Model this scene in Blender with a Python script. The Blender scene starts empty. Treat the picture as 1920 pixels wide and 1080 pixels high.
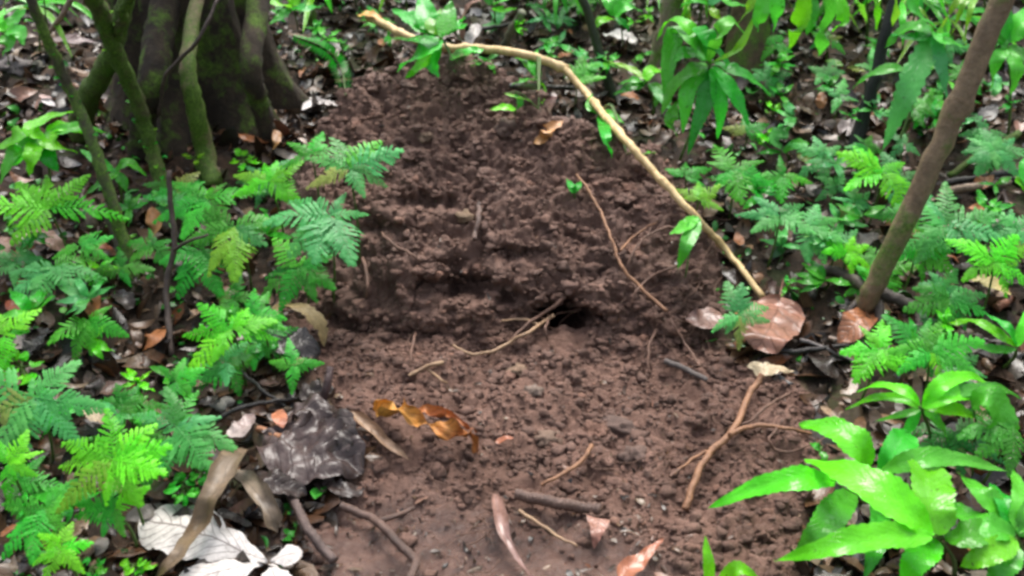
import bpy, math, random
import numpy as np
from mathutils import Vector, Matrix
from mathutils.bvhtree import BVHTree

random.seed(11); RNG = np.random.default_rng(7)
sc = bpy.context.scene
COL = sc.collection
R = math.radians

# ------------------------------------------------------------------ camera
CAM = Vector((0, 0, 1.35)); PITCH = R(30); FPX = 960 / math.tan(R(27))
FWD = Vector((0, math.cos(PITCH), -math.sin(PITCH)))
UPV = Vector((0, math.sin(PITCH), math.cos(PITCH)))
cd = bpy.data.cameras.new("camera"); cam = bpy.data.objects.new("camera", cd); COL.objects.link(cam)
cam.location = CAM; cam.rotation_euler = (R(90) - PITCH, 0, 0)
cd.sensor_width = 36; cd.lens = 18 / math.tan(R(27)); cd.clip_start = .05; cd.clip_end = 500
cd.dof.use_dof = True; cd.dof.focus_distance = 2.15; cd.dof.aperture_fstop = 4.5
sc.camera = cam

def ray(u, v):
    return (FWD * FPX + Vector((1, 0, 0)) * (u - 960) - UPV * (v - 540)).normalized()
def project(V):
    """world points (n,3) to photo pixels"""
    d = V - np.array(CAM)
    z = np.maximum(d @ np.array(FWD), .05)
    return 960 + d[:, 0] / z * FPX, 540 - (d @ np.array(UPV)) / z * FPX
def depth(p): return (p - CAM).dot(FWD)

# ------------------------------------------------------------------ noise
PERM = RNG.permutation(512).astype(np.int64); PERM = np.concatenate([PERM, PERM, PERM])
def hsh(i, j, k): return PERM[(PERM[(PERM[i & 511] + j) & 511] + k) & 511]
GR = RNG.normal(size=(512, 3)); GR /= np.linalg.norm(GR, axis=1)[:, None]
def perlin(P):
    P = np.asarray(P, float); I = np.floor(P).astype(np.int64); F = P - I
    W = F * F * F * (F * (F * 6 - 15) + 10); out = 0
    for a in (0, 1):
        for b in (0, 1):
            for c in (0, 1):
                g = GR[hsh(I[:, 0] + a, I[:, 1] + b, I[:, 2] + c)]
                d = ((F - (a, b, c)) * g).sum(1)
                w = (W[:, 0] if a else 1 - W[:, 0]) * (W[:, 1] if b else 1 - W[:, 1]) * (W[:, 2] if c else 1 - W[:, 2])
                out = out + d * w
    return out * 1.6
def fbm(P, f, octs=4, gain=.5):
    s = 0; a = 1.0
    for o in range(octs):
        s = s + a * perlin(P * f + o * 17.3); f *= 2.03; a *= gain
    return s
CELL = RNG.random((512, 3))
def worley(P):
    I = np.floor(P).astype(np.int64); best = np.full(len(P), 9.0)
    for a in (-1, 0, 1):
        for b in (-1, 0, 1):
            for c in (-1, 0, 1):
                J = I + (a, b, c)
                q = J + CELL[hsh(J[:, 0], J[:, 1], J[:, 2])]
                best = np.minimum(best, ((P - q) ** 2).sum(1))
    return np.sqrt(best)
def sst(a, b, x):
    t = np.clip((x - a) / (b - a), 0, 1); return t * t * (3 - 2 * t)
def in_poly(u, v, poly):
    """signed distance in px, positive inside"""
    p = np.array(poly, float); n = len(p); ins = np.zeros(len(u), bool); dm = np.full(len(u), 1e9)
    for i in range(n):
        x1, y1 = p[i]; x2, y2 = p[(i + 1) % n]
        c = ((y1 > v) != (y2 > v)) & (u < (x2 - x1) * (v - y1) / (y2 - y1 + 1e-12) + x1); ins ^= c
        t = np.clip(((u - x1) * (x2 - x1) + (v - y1) * (y2 - y1)) / ((x2 - x1) ** 2 + (y2 - y1) ** 2), 0, 1)
        dm = np.minimum(dm, np.hypot(u - x1 - t * (x2 - x1), v - y1 - t * (y2 - y1)))
    return np.where(ins, dm, -dm)

# ------------------------------------------------------------------ materials
def mat(name):
    m = bpy.data.materials.new(name); m.use_nodes = True; nt = m.node_tree
    b = nt.nodes["Principled BSDF"]; return m, nt, b
def nd(nt, t, **k):
    n = nt.nodes.new(t)
    for a, v in k.items():
        if a in n.inputs.keys() if hasattr(n.inputs, 'keys') else False: n.inputs[a].default_value = v
        else: setattr(n, a, v)
    return n
def ramp(nt, fac, stops):
    r = nt.nodes.new("ShaderNodeValToRGB"); e = r.color_ramp.elements
    e[0].position, e[0].color = stops[0][0], (*stops[0][1], 1)
    e[1].position, e[1].color = stops[-1][0], (*stops[-1][1], 1)
    for p, c in stops[1:-1]:
        k = e.new(p); k.color = (*c, 1)
    nt.links.new(fac, r.inputs[0]); return r.outputs[0]
def mixc(nt, fac, a, b, blend='MIX'):
    m = nt.nodes.new("ShaderNodeMix"); m.data_type = 'RGBA'; m.blend_type = blend
    for s, x in ((0, fac), (6, a), (7, b)):
        if isinstance(x, bpy.types.NodeSocket): nt.links.new(x, m.inputs[s])
        elif s == 0: m.inputs[0].default_value = x
        else: m.inputs[s].default_value = (*x, 1)
    return m.outputs[2]
def math_(nt, op, a, b=0.0):
    m = nt.nodes.new("ShaderNodeMath"); m.operation = op
    for s, x in ((0, a), (1, b)):
        if isinstance(x, bpy.types.NodeSocket): nt.links.new(x, m.inputs[s])
        else: m.inputs[s].default_value = x
    return m.outputs[0]
def noise(nt, scale, detail=4, rough=.6, vec=None, dist=0):
    n = nt.nodes.new("ShaderNodeTexNoise"); n.inputs["Scale"].default_value = scale
    n.inputs["Detail"].default_value = detail; n.inputs["Roughness"].default_value = rough
    n.inputs["Distortion"].default_value = dist
    if vec is None:
        vec = nt.nodes.new("ShaderNodeNewGeometry").outputs["Position"]
    nt.links.new(vec, n.inputs["Vector"]); return n.outputs["Fac"]
def bump(nt, b, h, strength, dist=.01, prev=None):
    n = nt.nodes.new("ShaderNodeBump"); n.inputs["Strength"].default_value = strength; n.inputs["Distance"].default_value = dist
    nt.links.new(h, n.inputs["Height"])
    if prev: nt.links.new(prev, n.inputs["Normal"])
    nt.links.new(n.outputs[0], b.inputs["Normal"]); return n.outputs[0]
def attr(nt, name):
    n = nt.nodes.new("ShaderNodeAttribute"); n.attribute_name = name; return n.outputs["Fac"]

SOIL = [(.25, (.074, .042, .032)), (.42, (.160, .092, .071)), (.58, (.228, .136, .106)), (.8, (.33, .215, .170))]
def soil_mat():
    m, nt, b = mat("dug_soil")
    n1 = noise(nt, 9, 6); n2 = noise(nt, 120, 5, .7)
    f = math_(nt, 'ADD', math_(nt, 'MULTIPLY', n1, .55), math_(nt, 'MULTIPLY', n2, .45))
    c = ramp(nt, f, SOIL)
    isl = nt.nodes.new("ShaderNodeNewGeometry").outputs["Random Per Island"]
    c = mixc(nt, .55, c, ramp(nt, isl, [(0, (.6, .58, .56)), (.6, (1, 1, 1)), (.93, (1.25, 1.2, 1.15)), (1, (1.7, 1.5, 1.3))]), 'MULTIPLY')
    c = mixc(nt, .75, c, ramp(nt, noise(nt, 3.5, 4, .6), [(.35, (.68, .64, .60)), (.62, (1.15, 1.12, 1.08))]), 'MULTIPLY')
    nt.links.new(c, b.inputs["Base Color"])
    nt.links.new(ramp(nt, noise(nt, 6, 4), [(.4, (.5, .5, .5)), (.6, (.85, .85, .85))]), b.inputs["Roughness"])
    b.inputs["Specular IOR Level"].default_value = .35
    bump(nt, b, noise(nt, 190, 7, .75), .9, .010); return m
def ground_mat():
    m, nt, b = mat("forest_floor")
    f = math_(nt, 'ADD', math_(nt, 'MULTIPLY', noise(nt, 9, 6), .55), math_(nt, 'MULTIPLY', noise(nt, 120, 5, .7), .45))
    cs = ramp(nt, f, SOIL)
    cs = mixc(nt, .75, cs, ramp(nt, noise(nt, 3.5, 4, .6), [(.35, (.68, .64, .60)), (.62, (1.15, 1.12, 1.08))]), "MULTIPLY")
    n3 = noise(nt, 14, 8, .7)
    cl = ramp(nt, n3, [(.3, (.008, .006, .005)), (.5, (.035, .022, .014)), (.62, (.075, .042, .025)), (.8, (.14, .09, .055))])
    moss = math_(nt, 'GREATER_THAN', noise(nt, 4, 5), .57)
    cl = mixc(nt, math_(nt, 'MULTIPLY', moss, .35), cl, (.03, .06, .012))
    s = attr(nt, "soil"); w = attr(nt, "wet")
    c = mixc(nt, s, cl, cs)
    cw = ramp(nt, noise(nt, 22, 6, .65), [(.3, (.058, .029, .021)), (.52, (.128, .068, .050)), (.72, (.21, .125, .095))])
    c = mixc(nt, w, c, cw)
    nt.links.new(c, b.inputs["Base Color"])
    r = math_(nt, 'SUBTRACT', .78, math_(nt, 'MULTIPLY', w, math_(nt, 'ADD', .32, math_(nt, 'MULTIPLY', noise(nt, 20, 6), .72))))
    nt.links.new(r, b.inputs["Roughness"]); nt.links.new(math_(nt, 'ADD', .22, math_(nt, 'MULTIPLY', w, .5)), b.inputs["Specular IOR Level"])
    bump(nt, b, math_(nt, 'MULTIPLY', noise(nt, 130, 8, .75), math_(nt, 'SUBTRACT', 1.0, math_(nt, 'MULTIPLY', w, .25))), .85, .012); return m

def uvs(nt):
    t = nt.nodes.new("ShaderNodeTexCoord"); s = nt.nodes.new("ShaderNodeSeparateXYZ"); nt.links.new(t.outputs["UV"], s.inputs[0])
    return s.outputs[0], s.outputs[1]
def vein_mask(nt, n_side=9, sharp=.16, slant=1.1):
    """midrib + slanted side veins from leaf UV (u along, v across 0..1)"""
    u, v = uvs(nt)
    d = math_(nt, 'ABSOLUTE', math_(nt, 'SUBTRACT', v, .5))
    mid = math_(nt, 'LESS_THAN', d, .022)
    ph = math_(nt, 'MULTIPLY', math_(nt, 'SUBTRACT', u, math_(nt, 'MULTIPLY', d, slant * .38)), n_side)
    fr = math_(nt, 'ABSOLUTE', math_(nt, 'SUBTRACT', math_(nt, 'FRACT', ph), .5))
    side = nt.nodes.new("ShaderNodeMapRange"); side.inputs[1].default_value = 0; side.inputs[2].default_value = sharp
    side.inputs[3].default_value = 1; side.inputs[4].default_value = 0; nt.links.new(fr, side.inputs[0])
    return math_(nt, 'MAXIMUM', mid, side.outputs[0]), u, d
GREENS = dict(
    bright=((.10, .60, .010), (.17, .76, .018)), mid=((.046, .39, .026), (.09, .55, .034)),
    blue=((.062, .37, .080), (.12, .52, .12)), dark=((.016, .16, .018), (.035, .24, .03)),
    yellow=((.16, .48, .02), (.25, .58, .03)), deep=((.028, .28, .016), (.055, .40, .028)),
    pale=((.20, .34, .05), (.34, .36, .10)))
MATS = {}
def leaf_mat(tone, frond=False):
    k = ("frond_" if frond else "leaf_") + tone
    if k in MATS: return MATS[k]
    m, nt, b = mat(k); c0, c1 = GREENS[tone]
    pos = nt.nodes.new("ShaderNodeNewGeometry").outputs["Position"]
    oi = nt.nodes.new("ShaderNodeObjectInfo").outputs["Random"]
    if frond:
        t = attr(nt, "tip"); c = mixc(nt, t, c0, c1)
        c = mixc(nt, .5, c, ramp(nt, noise(nt, 35, 3), [(.3, (.55, .62, .6)), (.7, (1.25, 1.2, 1.1))]), 'MULTIPLY')
    else:
        ve, u, d = vein_mask(nt, 13, .10)
        c = mixc(nt, noise(nt, 14, 4), c0, c1)
        c = mixc(nt, math_(nt, 'MULTIPLY', ve, .13), c, tuple(min(1, x * 1.5 + .015) for x in c1))
        spots = ramp(nt, noise(nt, 75, 3), [(.67, (1, 1, 1)), (.72, (.35, .22, .12))])
        c = mixc(nt, .8, c, spots, 'MULTIPLY')
        bump(nt, b, math_(nt, 'ADD', math_(nt, 'MULTIPLY', ve, .16), math_(nt, 'ADD', noise(nt, 38, 4), math_(nt, 'MULTIPLY', math_(nt, 'GREATER_THAN', noise(nt, 210, 2), .64), .5))), .6, .006)
    hs = nt.nodes.new("ShaderNodeHueSaturation"); nt.links.new(c, hs.inputs["Color"])
    mr = nt.nodes.new("ShaderNodeMapRange"); mr.inputs[3].default_value = .72; mr.inputs[4].default_value = 1.2; nt.links.new(oi, mr.inputs[0])
    nt.links.new(mr.outputs[0], hs.inputs["Value"])
    mh = nt.nodes.new("ShaderNodeMapRange"); mh.inputs[3].default_value = .485; mh.inputs[4].default_value = .515
    nt.links.new(math_(nt, 'FRACT', math_(nt, 'MULTIPLY', oi, 7.3)), mh.inputs[0]); nt.links.new(mh.outputs[0], hs.inputs["Hue"])
    c = hs.outputs[0]
    nt.links.new(c, b.inputs["Base Color"])
    b.inputs["Roughness"].default_value = .42
    if not frond: nt.links.new(ramp(nt, noise(nt, 32, 4), [(.42, (.06, .06, .06)), (.62, (.34, .34, .34))]), b.inputs["Roughness"])
    b.inputs["Specular IOR Level"].default_value = .32 if frond else .5
    tr = nt.nodes.new("ShaderNodeBsdfTranslucent"); nt.links.new(c, tr.inputs[0])
    mx = nt.nodes.new("ShaderNodeMixShader"); mx.inputs[0].default_value = .38
    nt.links.new(b.outputs[0], mx.inputs[1]); nt.links.new(tr.outputs[0], mx.inputs[2])
    nt.links.new(mx.outputs[0], nt.nodes["Material Output"].inputs[0])
    MATS[k] = m; return m
def dead_mat(name, c1, c2=None, vein=None, rough=.4, veins=9, vs=.12, amt=.5, mott=.6):
    if name in MATS: return MATS[name]
    m, nt, b = mat(name); c2 = c2 or tuple(x * .65 for x in c1); vein = vein or tuple(x * .4 for x in c1)
    ve, u, d = vein_mask(nt, veins, vs)
    c = mixc(nt, ramp(nt, math_(nt, 'ADD', u, math_(nt, 'MULTIPLY', math_(nt, 'SUBTRACT', noise(nt, 30, 3), .5), .9)), [(.15, (0, 0, 0)), (.85, (1, 1, 1))]), c1, c2)
    c = mixc(nt, mott, c, ramp(nt, noise(nt, 60, 6, .7), [(.32, (.35, .33, .32)), (.5, (.9, .9, .9)), (.7, (1.25, 1.25, 1.25))]), 'MULTIPLY')
    c = mixc(nt, math_(nt, 'MULTIPLY', ve, amt), c, vein)
    nt.links.new(c, b.inputs["Base Color"]); b.inputs["Roughness"].default_value = rough
    bump(nt, b, math_(nt, 'ADD', math_(nt, 'MULTIPLY', ve, -.6), noise(nt, 60, 4)), .4, .004)
    b.inputs['Specular IOR Level'].default_value = .35
    MATS[name] = m; return m
def wood_mat(name, c1, c2, rough=.6, scale=30, moss=0, bmp=.5, spec=.4):
    if name in MATS: return MATS[name]
    m, nt, b = mat(name)
    n = noise(nt, scale, 6, .7, dist=.6)
    c = ramp(nt, n, [(.3, c2), (.7, c1)])
    c = mixc(nt, .5, c, ramp(nt, noise(nt, scale * 7, 4, .7), [(.35, (.45, .45, .45)), (.65, (1.2, 1.2, 1.2))]), 'MULTIPLY')
    if moss:
        mm = ramp(nt, noise(nt, scale * .5, 6, .7), [(.5 - moss * .25, (0, 0, 0)), (.62 - moss * .2, (1, 1, 1))])
        c = mixc(nt, mm, c, ramp(nt, noise(nt, 150, 4), [(.3, (.03, .06, .006)), (.7, (.13, .23, .025))]))
    nt.links.new(c, b.inputs["Base Color"]); b.inputs["Roughness"].default_value = rough
    b.inputs["Specular IOR Level"].default_value = spec
    bump(nt, b, noise(nt, scale * 4, 6, .75), bmp, .01); MATS[name] = m; return m

# ------------------------------------------------------------------ object helpers
def tag(o, label=None, cat=None, group=None, kind=None):
    if label: o["label"] = label
    if cat: o["category"] = cat
    if group: o["group"] = group
    if kind: o["kind"] = kind
    return o
def np_mesh(name, V, F, material, uv=None, attrs=None, smooth=True):
    """V (n,3); F list of arrays or one array (m,k)"""
    me = bpy.data.meshes.new(name); V = np.asarray(V, np.float32); F = np.asarray(F, np.int32); k = F.shape[1]
    me.vertices.add(len(V)); me.vertices.foreach_set("co", V.ravel())
    me.loops.add(F.size); me.loops.foreach_set("vertex_index", F.ravel())
    me.polygons.add(len(F)); me.polygons.foreach_set("loop_start", np.arange(0, F.size, k, dtype=np.int32))
    me.update(calc_edges=True)
    if smooth: me.polygons.foreach_set("use_smooth", np.ones(len(F), bool))
    if uv is not None:
        l = me.uv_layers.new(name="UVMap"); l.data.foreach_set("uv", np.asarray(uv, np.float32)[F.ravel()].ravel())
    for an, av in (attrs or {}).items():
        a = me.attributes.new(an, 'FLOAT', 'POINT'); a.data.foreach_set("value", np.asarray(av, np.float32))
    me.materials.append(material); me.validate(); return me
def link(name, me, parent=None, loc=None):
    o = bpy.data.objects.new(name, me); COL.objects.link(o)
    if parent: o.parent = parent
    if loc is not None: o.location = loc
    return o
def empty(name, loc, label, cat, group=None):
    o = bpy.data.objects.new(name, None); COL.objects.link(o); o.location = loc; o.empty_display_size = .05
    return tag(o, label, cat, group)
def place(name, me_args, parent=None, origin=None):
    """build world-space geometry (V,F,uv) as an object whose origin sits at its own base"""
    V, F, uv, m = me_args; V = np.asarray(V, float)
    org = np.array(parent.location) if parent else (np.array(origin) if origin is not None else V.mean(0))
    me = np_mesh(name, V - org, F, m, uv)
    return link(name, me, parent, None if parent else Vector(org))

# ------------------------------------------------------------------ terrain
def gheight(x, y):
    s = .12 * np.maximum(y - 1.9, 0) * sst(1.7, 2.6, y)
    s = np.where(y > 12, .12 * 10.1 + .02 * (y - 12), s)
    P = np.stack([x, y, np.zeros_like(x)], 1)
    s = s + .030 * fbm(P, 1.7, 3) + .012 * fbm(P + 5, 7, 3) * (np.abs(x) < 8)
    s = s + .07 * sst(.5, 1.3, np.abs(x)) * sst(1.2, 2.2, y)      # banks on both sides
    return s
SOIL_POLY = [(560, 600), (610, 740), (690, 850), (640, 930), (560, 990), (600, 1500), (1600, 1500), (1500, 1000), (1560, 860), (1520, 740), (1330, 640), (1000, 560)]
WET_POLY = [(560, 930), (700, 925), (930, 950), (1080, 985), (1180, 1010), (1300, 1080), (1340, 1600), (450, 1600), (480, 1050)]
def axis(a, b, step, far, ratio=1.16):
    core = list(np.arange(a, b, step)); s = step; lo = a; L = []
    while lo > -far: s *= ratio; lo -= s; L.append(lo)
    s = step; hi = core[-1]; H = []
    while hi < far: s *= ratio; hi += s; H.append(hi)
    return np.array(L[::-1] + core + H)
gx = axis(-1.5, 1.5, .0068, 90); gy = axis(1.05, 2.9, .0068, 90)
X, Y = np.meshgrid(gx, gy); x = X.ravel(); y = Y.ravel(); z = gheight(x, y)
V = np.stack([x, y, z], 1); u, v = project(V)
front = (V - np.array(CAM)) @ np.array(FWD) > .3
wob = 26 * fbm(V, 6, 3)
soil = np.where(front, sst(-22, 22, in_poly(u, v, SOIL_POLY) + wob), 0)
wet = np.where(front, sst(-45, 45, in_poly(u, v, WET_POLY) + wob * 2.2), 0)
near = (np.abs(x) < 1.6) & (y > .9) & (y < 3.1)
dz = np.zeros(len(x)); Pn = V[near]
Pl = Pn * (.8, 1, 1); lump = .022 * (0.55 - worley(Pl * 17)) + .015 * (0.55 - worley(Pl * 44 + 3)) - .018 * np.abs(perlin(Pn * 21)) - .012 * np.abs(perlin(Pn * 47)) + .008 + .016 * fbm(Pn, 9, 5, .6)
flat = .015 * fbm(Pn, 9, 5, .58) + .006 * np.abs(perlin(Pn * 30)) + .012 * (.5 - worley(Pn * 24)) * sst(-.1, .3, perlin(Pn * 5))
lit = .012 * fbm(Pn, 16, 4)
dz[near] = (lump * soil[near] + lit * (1 - soil[near])) * (1 - wet[near]) + flat * wet[near] - .012 * wet[near]
pit = np.exp(-(((u - 1000) / 45) ** 2 + ((v - 882) / 11) ** 2))
dz -= np.where(front, .03 * pit, 0)
V[:, 2] += dz
V[:, 2] -= .32 * sst(2.12, 2.17, V[:, 1]) * (1 - sst(2.42, 2.5, V[:, 1])) * sst(-.45, -.38, V[:, 0]) * (1 - sst(.36, .43, V[:, 0]))
nx, ny = len(gx), len(gy)
ii = (np.arange(ny - 1)[:, None] * nx + np.arange(nx - 1)[None, :]).ravel()
F = np.stack([ii, ii + 1, ii + nx + 1, ii + nx], 1)
GM = ground_mat(); SM = soil_mat()
ground = link("ground", np_mesh("ground", V, F, GM, attrs=dict(soil=soil, wet=wet))); tag(ground, kind="structure")
GV, GF = V, F; SOILV = soil; WETV = wet

# --- the heap of dug earth
mx_ = np.arange(-.78, .72, .0045)
my_ = np.concatenate([np.arange(1.93, 2.0, .005), np.arange(2.0, 2.14, .0022), np.arange(2.14, 3.35, .0046)])
X, Y = np.meshgrid(mx_, my_); x = X.ravel(); y = Y.ravel()
CX = [-.8, -.6, -.45, -.3, -.05, .02, .09, .25, .4, .5, .72]
yc = np.interp(x, CX, [2.6, 2.8, 2.95, 2.98, 2.90, 2.80, 2.70, 2.70, 2.64, 2.5, 2.3])
zc = np.interp(x, CX, [.10, .26, .37, .44, .43, .385, .335, .295, .26, .20, .05])
P0 = np.stack([x, y, np.zeros_like(x)], 1)
yf = 2.045 + .075 * fbm(P0 * (1, 0, 0), 4.5, 4) + .10 * sst(.3, .6, np.abs(x))
s = y - yf
fh = .095 * sst(-.62, -.35, x) * (1 - sst(.38, .58, x)) * (.85 + .7 * perlin(P0 * (5, 0, 0)))
tt = np.clip(s / np.maximum(yc - yf, .1), 0, 1)
up = fh * sst(0, .085, s) + (zc - fh) * (tt ** .95)
down = zc - .75 * np.maximum(y - yc, 0)
zz = np.where(y < yc, up, down)
W = sst(-.76, -.56, x) * (1 - sst(.46, .66, x)) * sst(-.03, .01, s)
gz = gheight(x, y)
z = np.maximum(zz, gz - .05) * W + (gz - .05) * (1 - W)
V = np.stack([x, y, z], 1)
nx, ny = len(mx_), len(my_)
G = V.reshape(ny, nx, 3)
N = np.cross(np.gradient(G, axis=1), np.gradient(G, axis=0)).reshape(-1, 3); N /= np.linalg.norm(N, axis=1)[:, None]
Q_ = V * (.8, 1, 1); w1 = worley(Q_ * 11 + .7); w2 = worley(Q_ * 26 + 2.1); w3 = worley(Q_ * 55 + 4)
d = .024 * (.55 - w1) + .022 * (.52 - w2) + .016 * (.5 - w3) - .024 * np.abs(perlin(V * 15)) - .016 * np.abs(perlin(V * 39 + 2)) + .012 + .016 * fbm(V + 3, 11, 3) + .034 * fbm(V, 4.5, 3) + .014 * fbm(V, 38, 4, .65)
V = V + N * (d * W)[:, None]
u, v = project(V)
for cu, cv, a, b, dp in [(1056, 608, 42, 34, .44), (1108, 594, 16, 14, .12), (765, 660, 110, 26, .28), (1180, 652, 40, 10, .06), (905, 664, 60, 12, .08), (640, 672, 34, 11, .08),
                         (865, 542, 90, 22, .11), (845, 500, 40, 14, .04), (785, 378, 60, 17, .05), (965, 478, 45, 12, .05), (1230, 645, 45, 13, .06),
                         (960, 560, 40, 10, .04), (720, 430, 40, 14, .04), (1090, 455, 26, 10, .03), (860, 160, 40, 10, .03), (1190, 340, 30, 9, .03)]:
    uu = u + 14 * perlin(V * 30); vv = v + 9 * perlin(V * 34 + 9)
    g = np.exp(-((((uu - cu) / a) ** 2 + ((vv - cv) / b) ** 2) ** 1.6))
    V += np.outer(g * dp, (0, .90, -.44))
ii = (np.arange(ny - 1)[:, None] * nx + np.arange(nx - 1)[None, :]).ravel()
F = np.stack([ii, ii + 1, ii + nx + 1, ii + nx], 1)
keep = (W[F] > .002).any(1); F = F[keep]
o0 = np.array((0, 2.1, 0))
mound = link("soil_mound", np_mesh("soil_mound", V - o0, F, SM), loc=Vector(o0))
tag(mound, "heap of freshly dug dark brown crumbly soil with a burrow hole at its foot", "soil mound")
MV, MF, MN, MW = V, F, N, W

bvh = BVHTree.FromPolygons(np.concatenate([GV, MV]).tolist(), np.concatenate([GF, MF + len(GV)]).tolist())
gb = BVHTree.FromPolygons(GV.tolist(), GF.tolist())
def hgt(x, y):
    h = bvh.ray_cast(Vector((x, y, 8)), Vector((0, 0, -1)))
    return h[0].z if h[0] else 0
def hit(u, v):
    p, n, *_ = bvh.ray_cast(CAM, ray(u, v)); return p, n
def lift(u, v, h):
    """the point on the ground-relative height h seen at photo pixel (u, v)"""
    d = ray(u, v); p = bvh.ray_cast(CAM, d)[0]
    if h <= .004: return p - d * max(h, 0)
    far = (p - CAM).length; lo = .5; hi = far; prev = lo
    t = far
    while t > .4:
        q = CAM + d * t
        if q.z - hgt(q.x, q.y) >= h: break
        t -= .02
    return CAM + d * t

# ------------------------------------------------------------------ shape generators
def spline(P, n):
    P = [Vector(p) for p in P]
    if len(P) == 2: return [P[0].lerp(P[1], i / (n - 1)) for i in range(n)]
    Q = [P[0] * 2 - P[1]] + P + [P[-1] * 2 - P[-2]]; out = []; m = len(P) - 1
    for i in range(n):
        t = i / (n - 1) * m; k = min(int(t), m - 1); f = t - k
        a, b, c, d = Q[k:k + 4]
        out.append(.5 * ((2 * b) + (c - a) * f + (2 * a - 5 * b + 4 * c - d) * f * f + (3 * b - a - 3 * c + d) * f ** 3))
    return out
def tube(P, r0, r1=None, sides=7, n=None, rough=.12, knots=(), jit=0.0, flare=0):
    """tapered, slightly irregular round stem along points; returns V,F,uv"""
    r1 = r0 if r1 is None else r1; n = n or max(8, 7 * (len(P) - 1)); C = spline(P, n)
    L = sum((C[i + 1] - C[i]).length for i in range(n - 1))
    V = []; U = []; F = []; ph = random.random() * 50
    T = (C[1] - C[0]).normalized(); S = T.orthogonal().normalized()
    for i, c in enumerate(C):
        t = i / (n - 1); T = (C[min(i + 1, n - 1)] - C[max(i - 1, 0)]).normalized()
        S = (S - T * S.dot(T)).normalized(); B = T.cross(S)
        r = r0 + (r1 - r0) * t + flare * r0 * math.exp(-t * 9)
        for k in knots: r *= 1 + .35 * math.exp(-((t - k) / .012) ** 2)
        if jit:
            q_ = perlin(np.array([(ph, L * t * 38, .3), (ph + 9, L * t * 33, 7.7)])); c = c + (S * q_[0] + B * q_[1]) * jit * 1.6
        for j in range(sides):
            a = 2 * math.pi * j / sides
            rr = r * (1 + rough * math.sin(3.1 * j + i * 1.7 + ph) * random.uniform(.3, 1))
            V.append(c + (S * math.cos(a) + B * math.sin(a)) * rr); U.append((t, j / sides))
    for i in range(n - 1):
        for j in range(sides):
            F.append((i * sides + j, i * sides + (j + 1) % sides, (i + 1) * sides + (j + 1) % sides, (i + 1) * sides + j))
    for base, c in ((0, C[0]), ((n - 1) * sides, C[-1])):           # end caps
        V.append(c); U.append((0, .5)); k = len(V) - 1
        for j in range(sides):
            q = (base + (j + 1) % sides, base + j, k, k) if base == 0 else (base + j, base + (j + 1) % sides, k, k)
            F.append(q)
    return V, F, U
def quads(V, F, U, m):
    """tubes end in triangles: store them as quads split through the middle"""
    T = []
    for f in F:
        T.append((f[0], f[1], f[2]));
        if f[3] != f[2]: T.append((f[0], f[2], f[3]))
    return [tuple(p) for p in V], T, U, m
SHAPES = dict(
    lance=lambda t: (math.sin(math.pi * min(1, t) ** .78) ** .75) * (1 - .25 * t) if 0 < t < 1 else 0,
    ovate=lambda t: math.sin(math.pi * t ** .85) ** .62 if 0 < t < 1 else 0,
    round=lambda t: math.sin(math.pi * t) ** .5 if 0 < t < 1 else 0,
    obovate=lambda t: math.sin(math.pi * t ** 1.5) ** .6 if 0 < t < 1 else 0,
    strap=lambda t: min(1, 6 * t + .25) * min(1, 5 * (1 - t) + .05),
    tri=lambda t: 1 - t * .97)
def leaf(P, width, shape="lance", fold=.18, wave=.06, crumple=0.0, roll=0.0, teeth=.0, n=26, up=None, cols=6, fork=0, tatter=0.0):
    """a leaf blade along 3-D points; fold = V section, roll = curled-in edges, crumple = broken surface"""
    C = spline(P, n); V = []; U = []; ph = random.random() * 40; L = sum((C[i + 1] - C[i]).length for i in range(n - 1))
    up = Vector(up) if up is not None else Vector((0, -.45, 1)).normalized()
    f = SHAPES[shape]; V2 = []
    for i, c in enumerate(C):
        t = i / (n - 1); T = (C[min(i + 1, n - 1)] - C[max(i - 1, 0)]).normalized()
        S = T.cross(up).normalized(); Nn = S.cross(T).normalized()
        w = max(f(t), .015) * width / 2
        if tatter: w *= 1 - tatter * max(0, math.sin(ph + t * 17) * math.sin(ph * 3 + t * 41))
        for j in range(cols + 1):
            s = j / cols * 2 - 1
            ww = w * (1 + teeth * (1 if i % 2 else -1) * (abs(s) > .99)) * (1 + .08 * math.sin(ph + s + t * 9))
            if roll:
                a = s * roll * (.7 + .3 * math.sin(ph + t * 5)); off = S * (math.sin(a) / max(roll, .01)) * ww + Nn * ((1 - math.cos(a)) / max(roll, .01)) * ww
            else:
                off = S * s * ww + Nn * abs(s) * ww * fold * 2
            off = off + Nn * (wave * width * (s * s) * math.sin(ph + t * 21 + s * 1.2))
            V.append(c + off); U.append((t, (s + 1) / 2))
    k = cols + 1
    F = [(i * k + j, i * k + j + 1, (i + 1) * k + j + 1, (i + 1) * k + j) for i in range(n - 1) for j in range(cols)]
    V = np.array([tuple(p) for p in V])
    if crumple:
        q = V * 1.0 + ph
        V = V + np.stack([perlin(q * 22), perlin(q * 22 + 7), perlin(q * 18 + 13)], 1) * crumple * (.5, .5, 1) + np.stack([0 * q[:, 0], 0 * q[:, 0], perlin(q * 50)], 1) * crumple * .45
    return V, F, U
def px2m(wpx, p): return wpx * depth(p) / FPX

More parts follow.
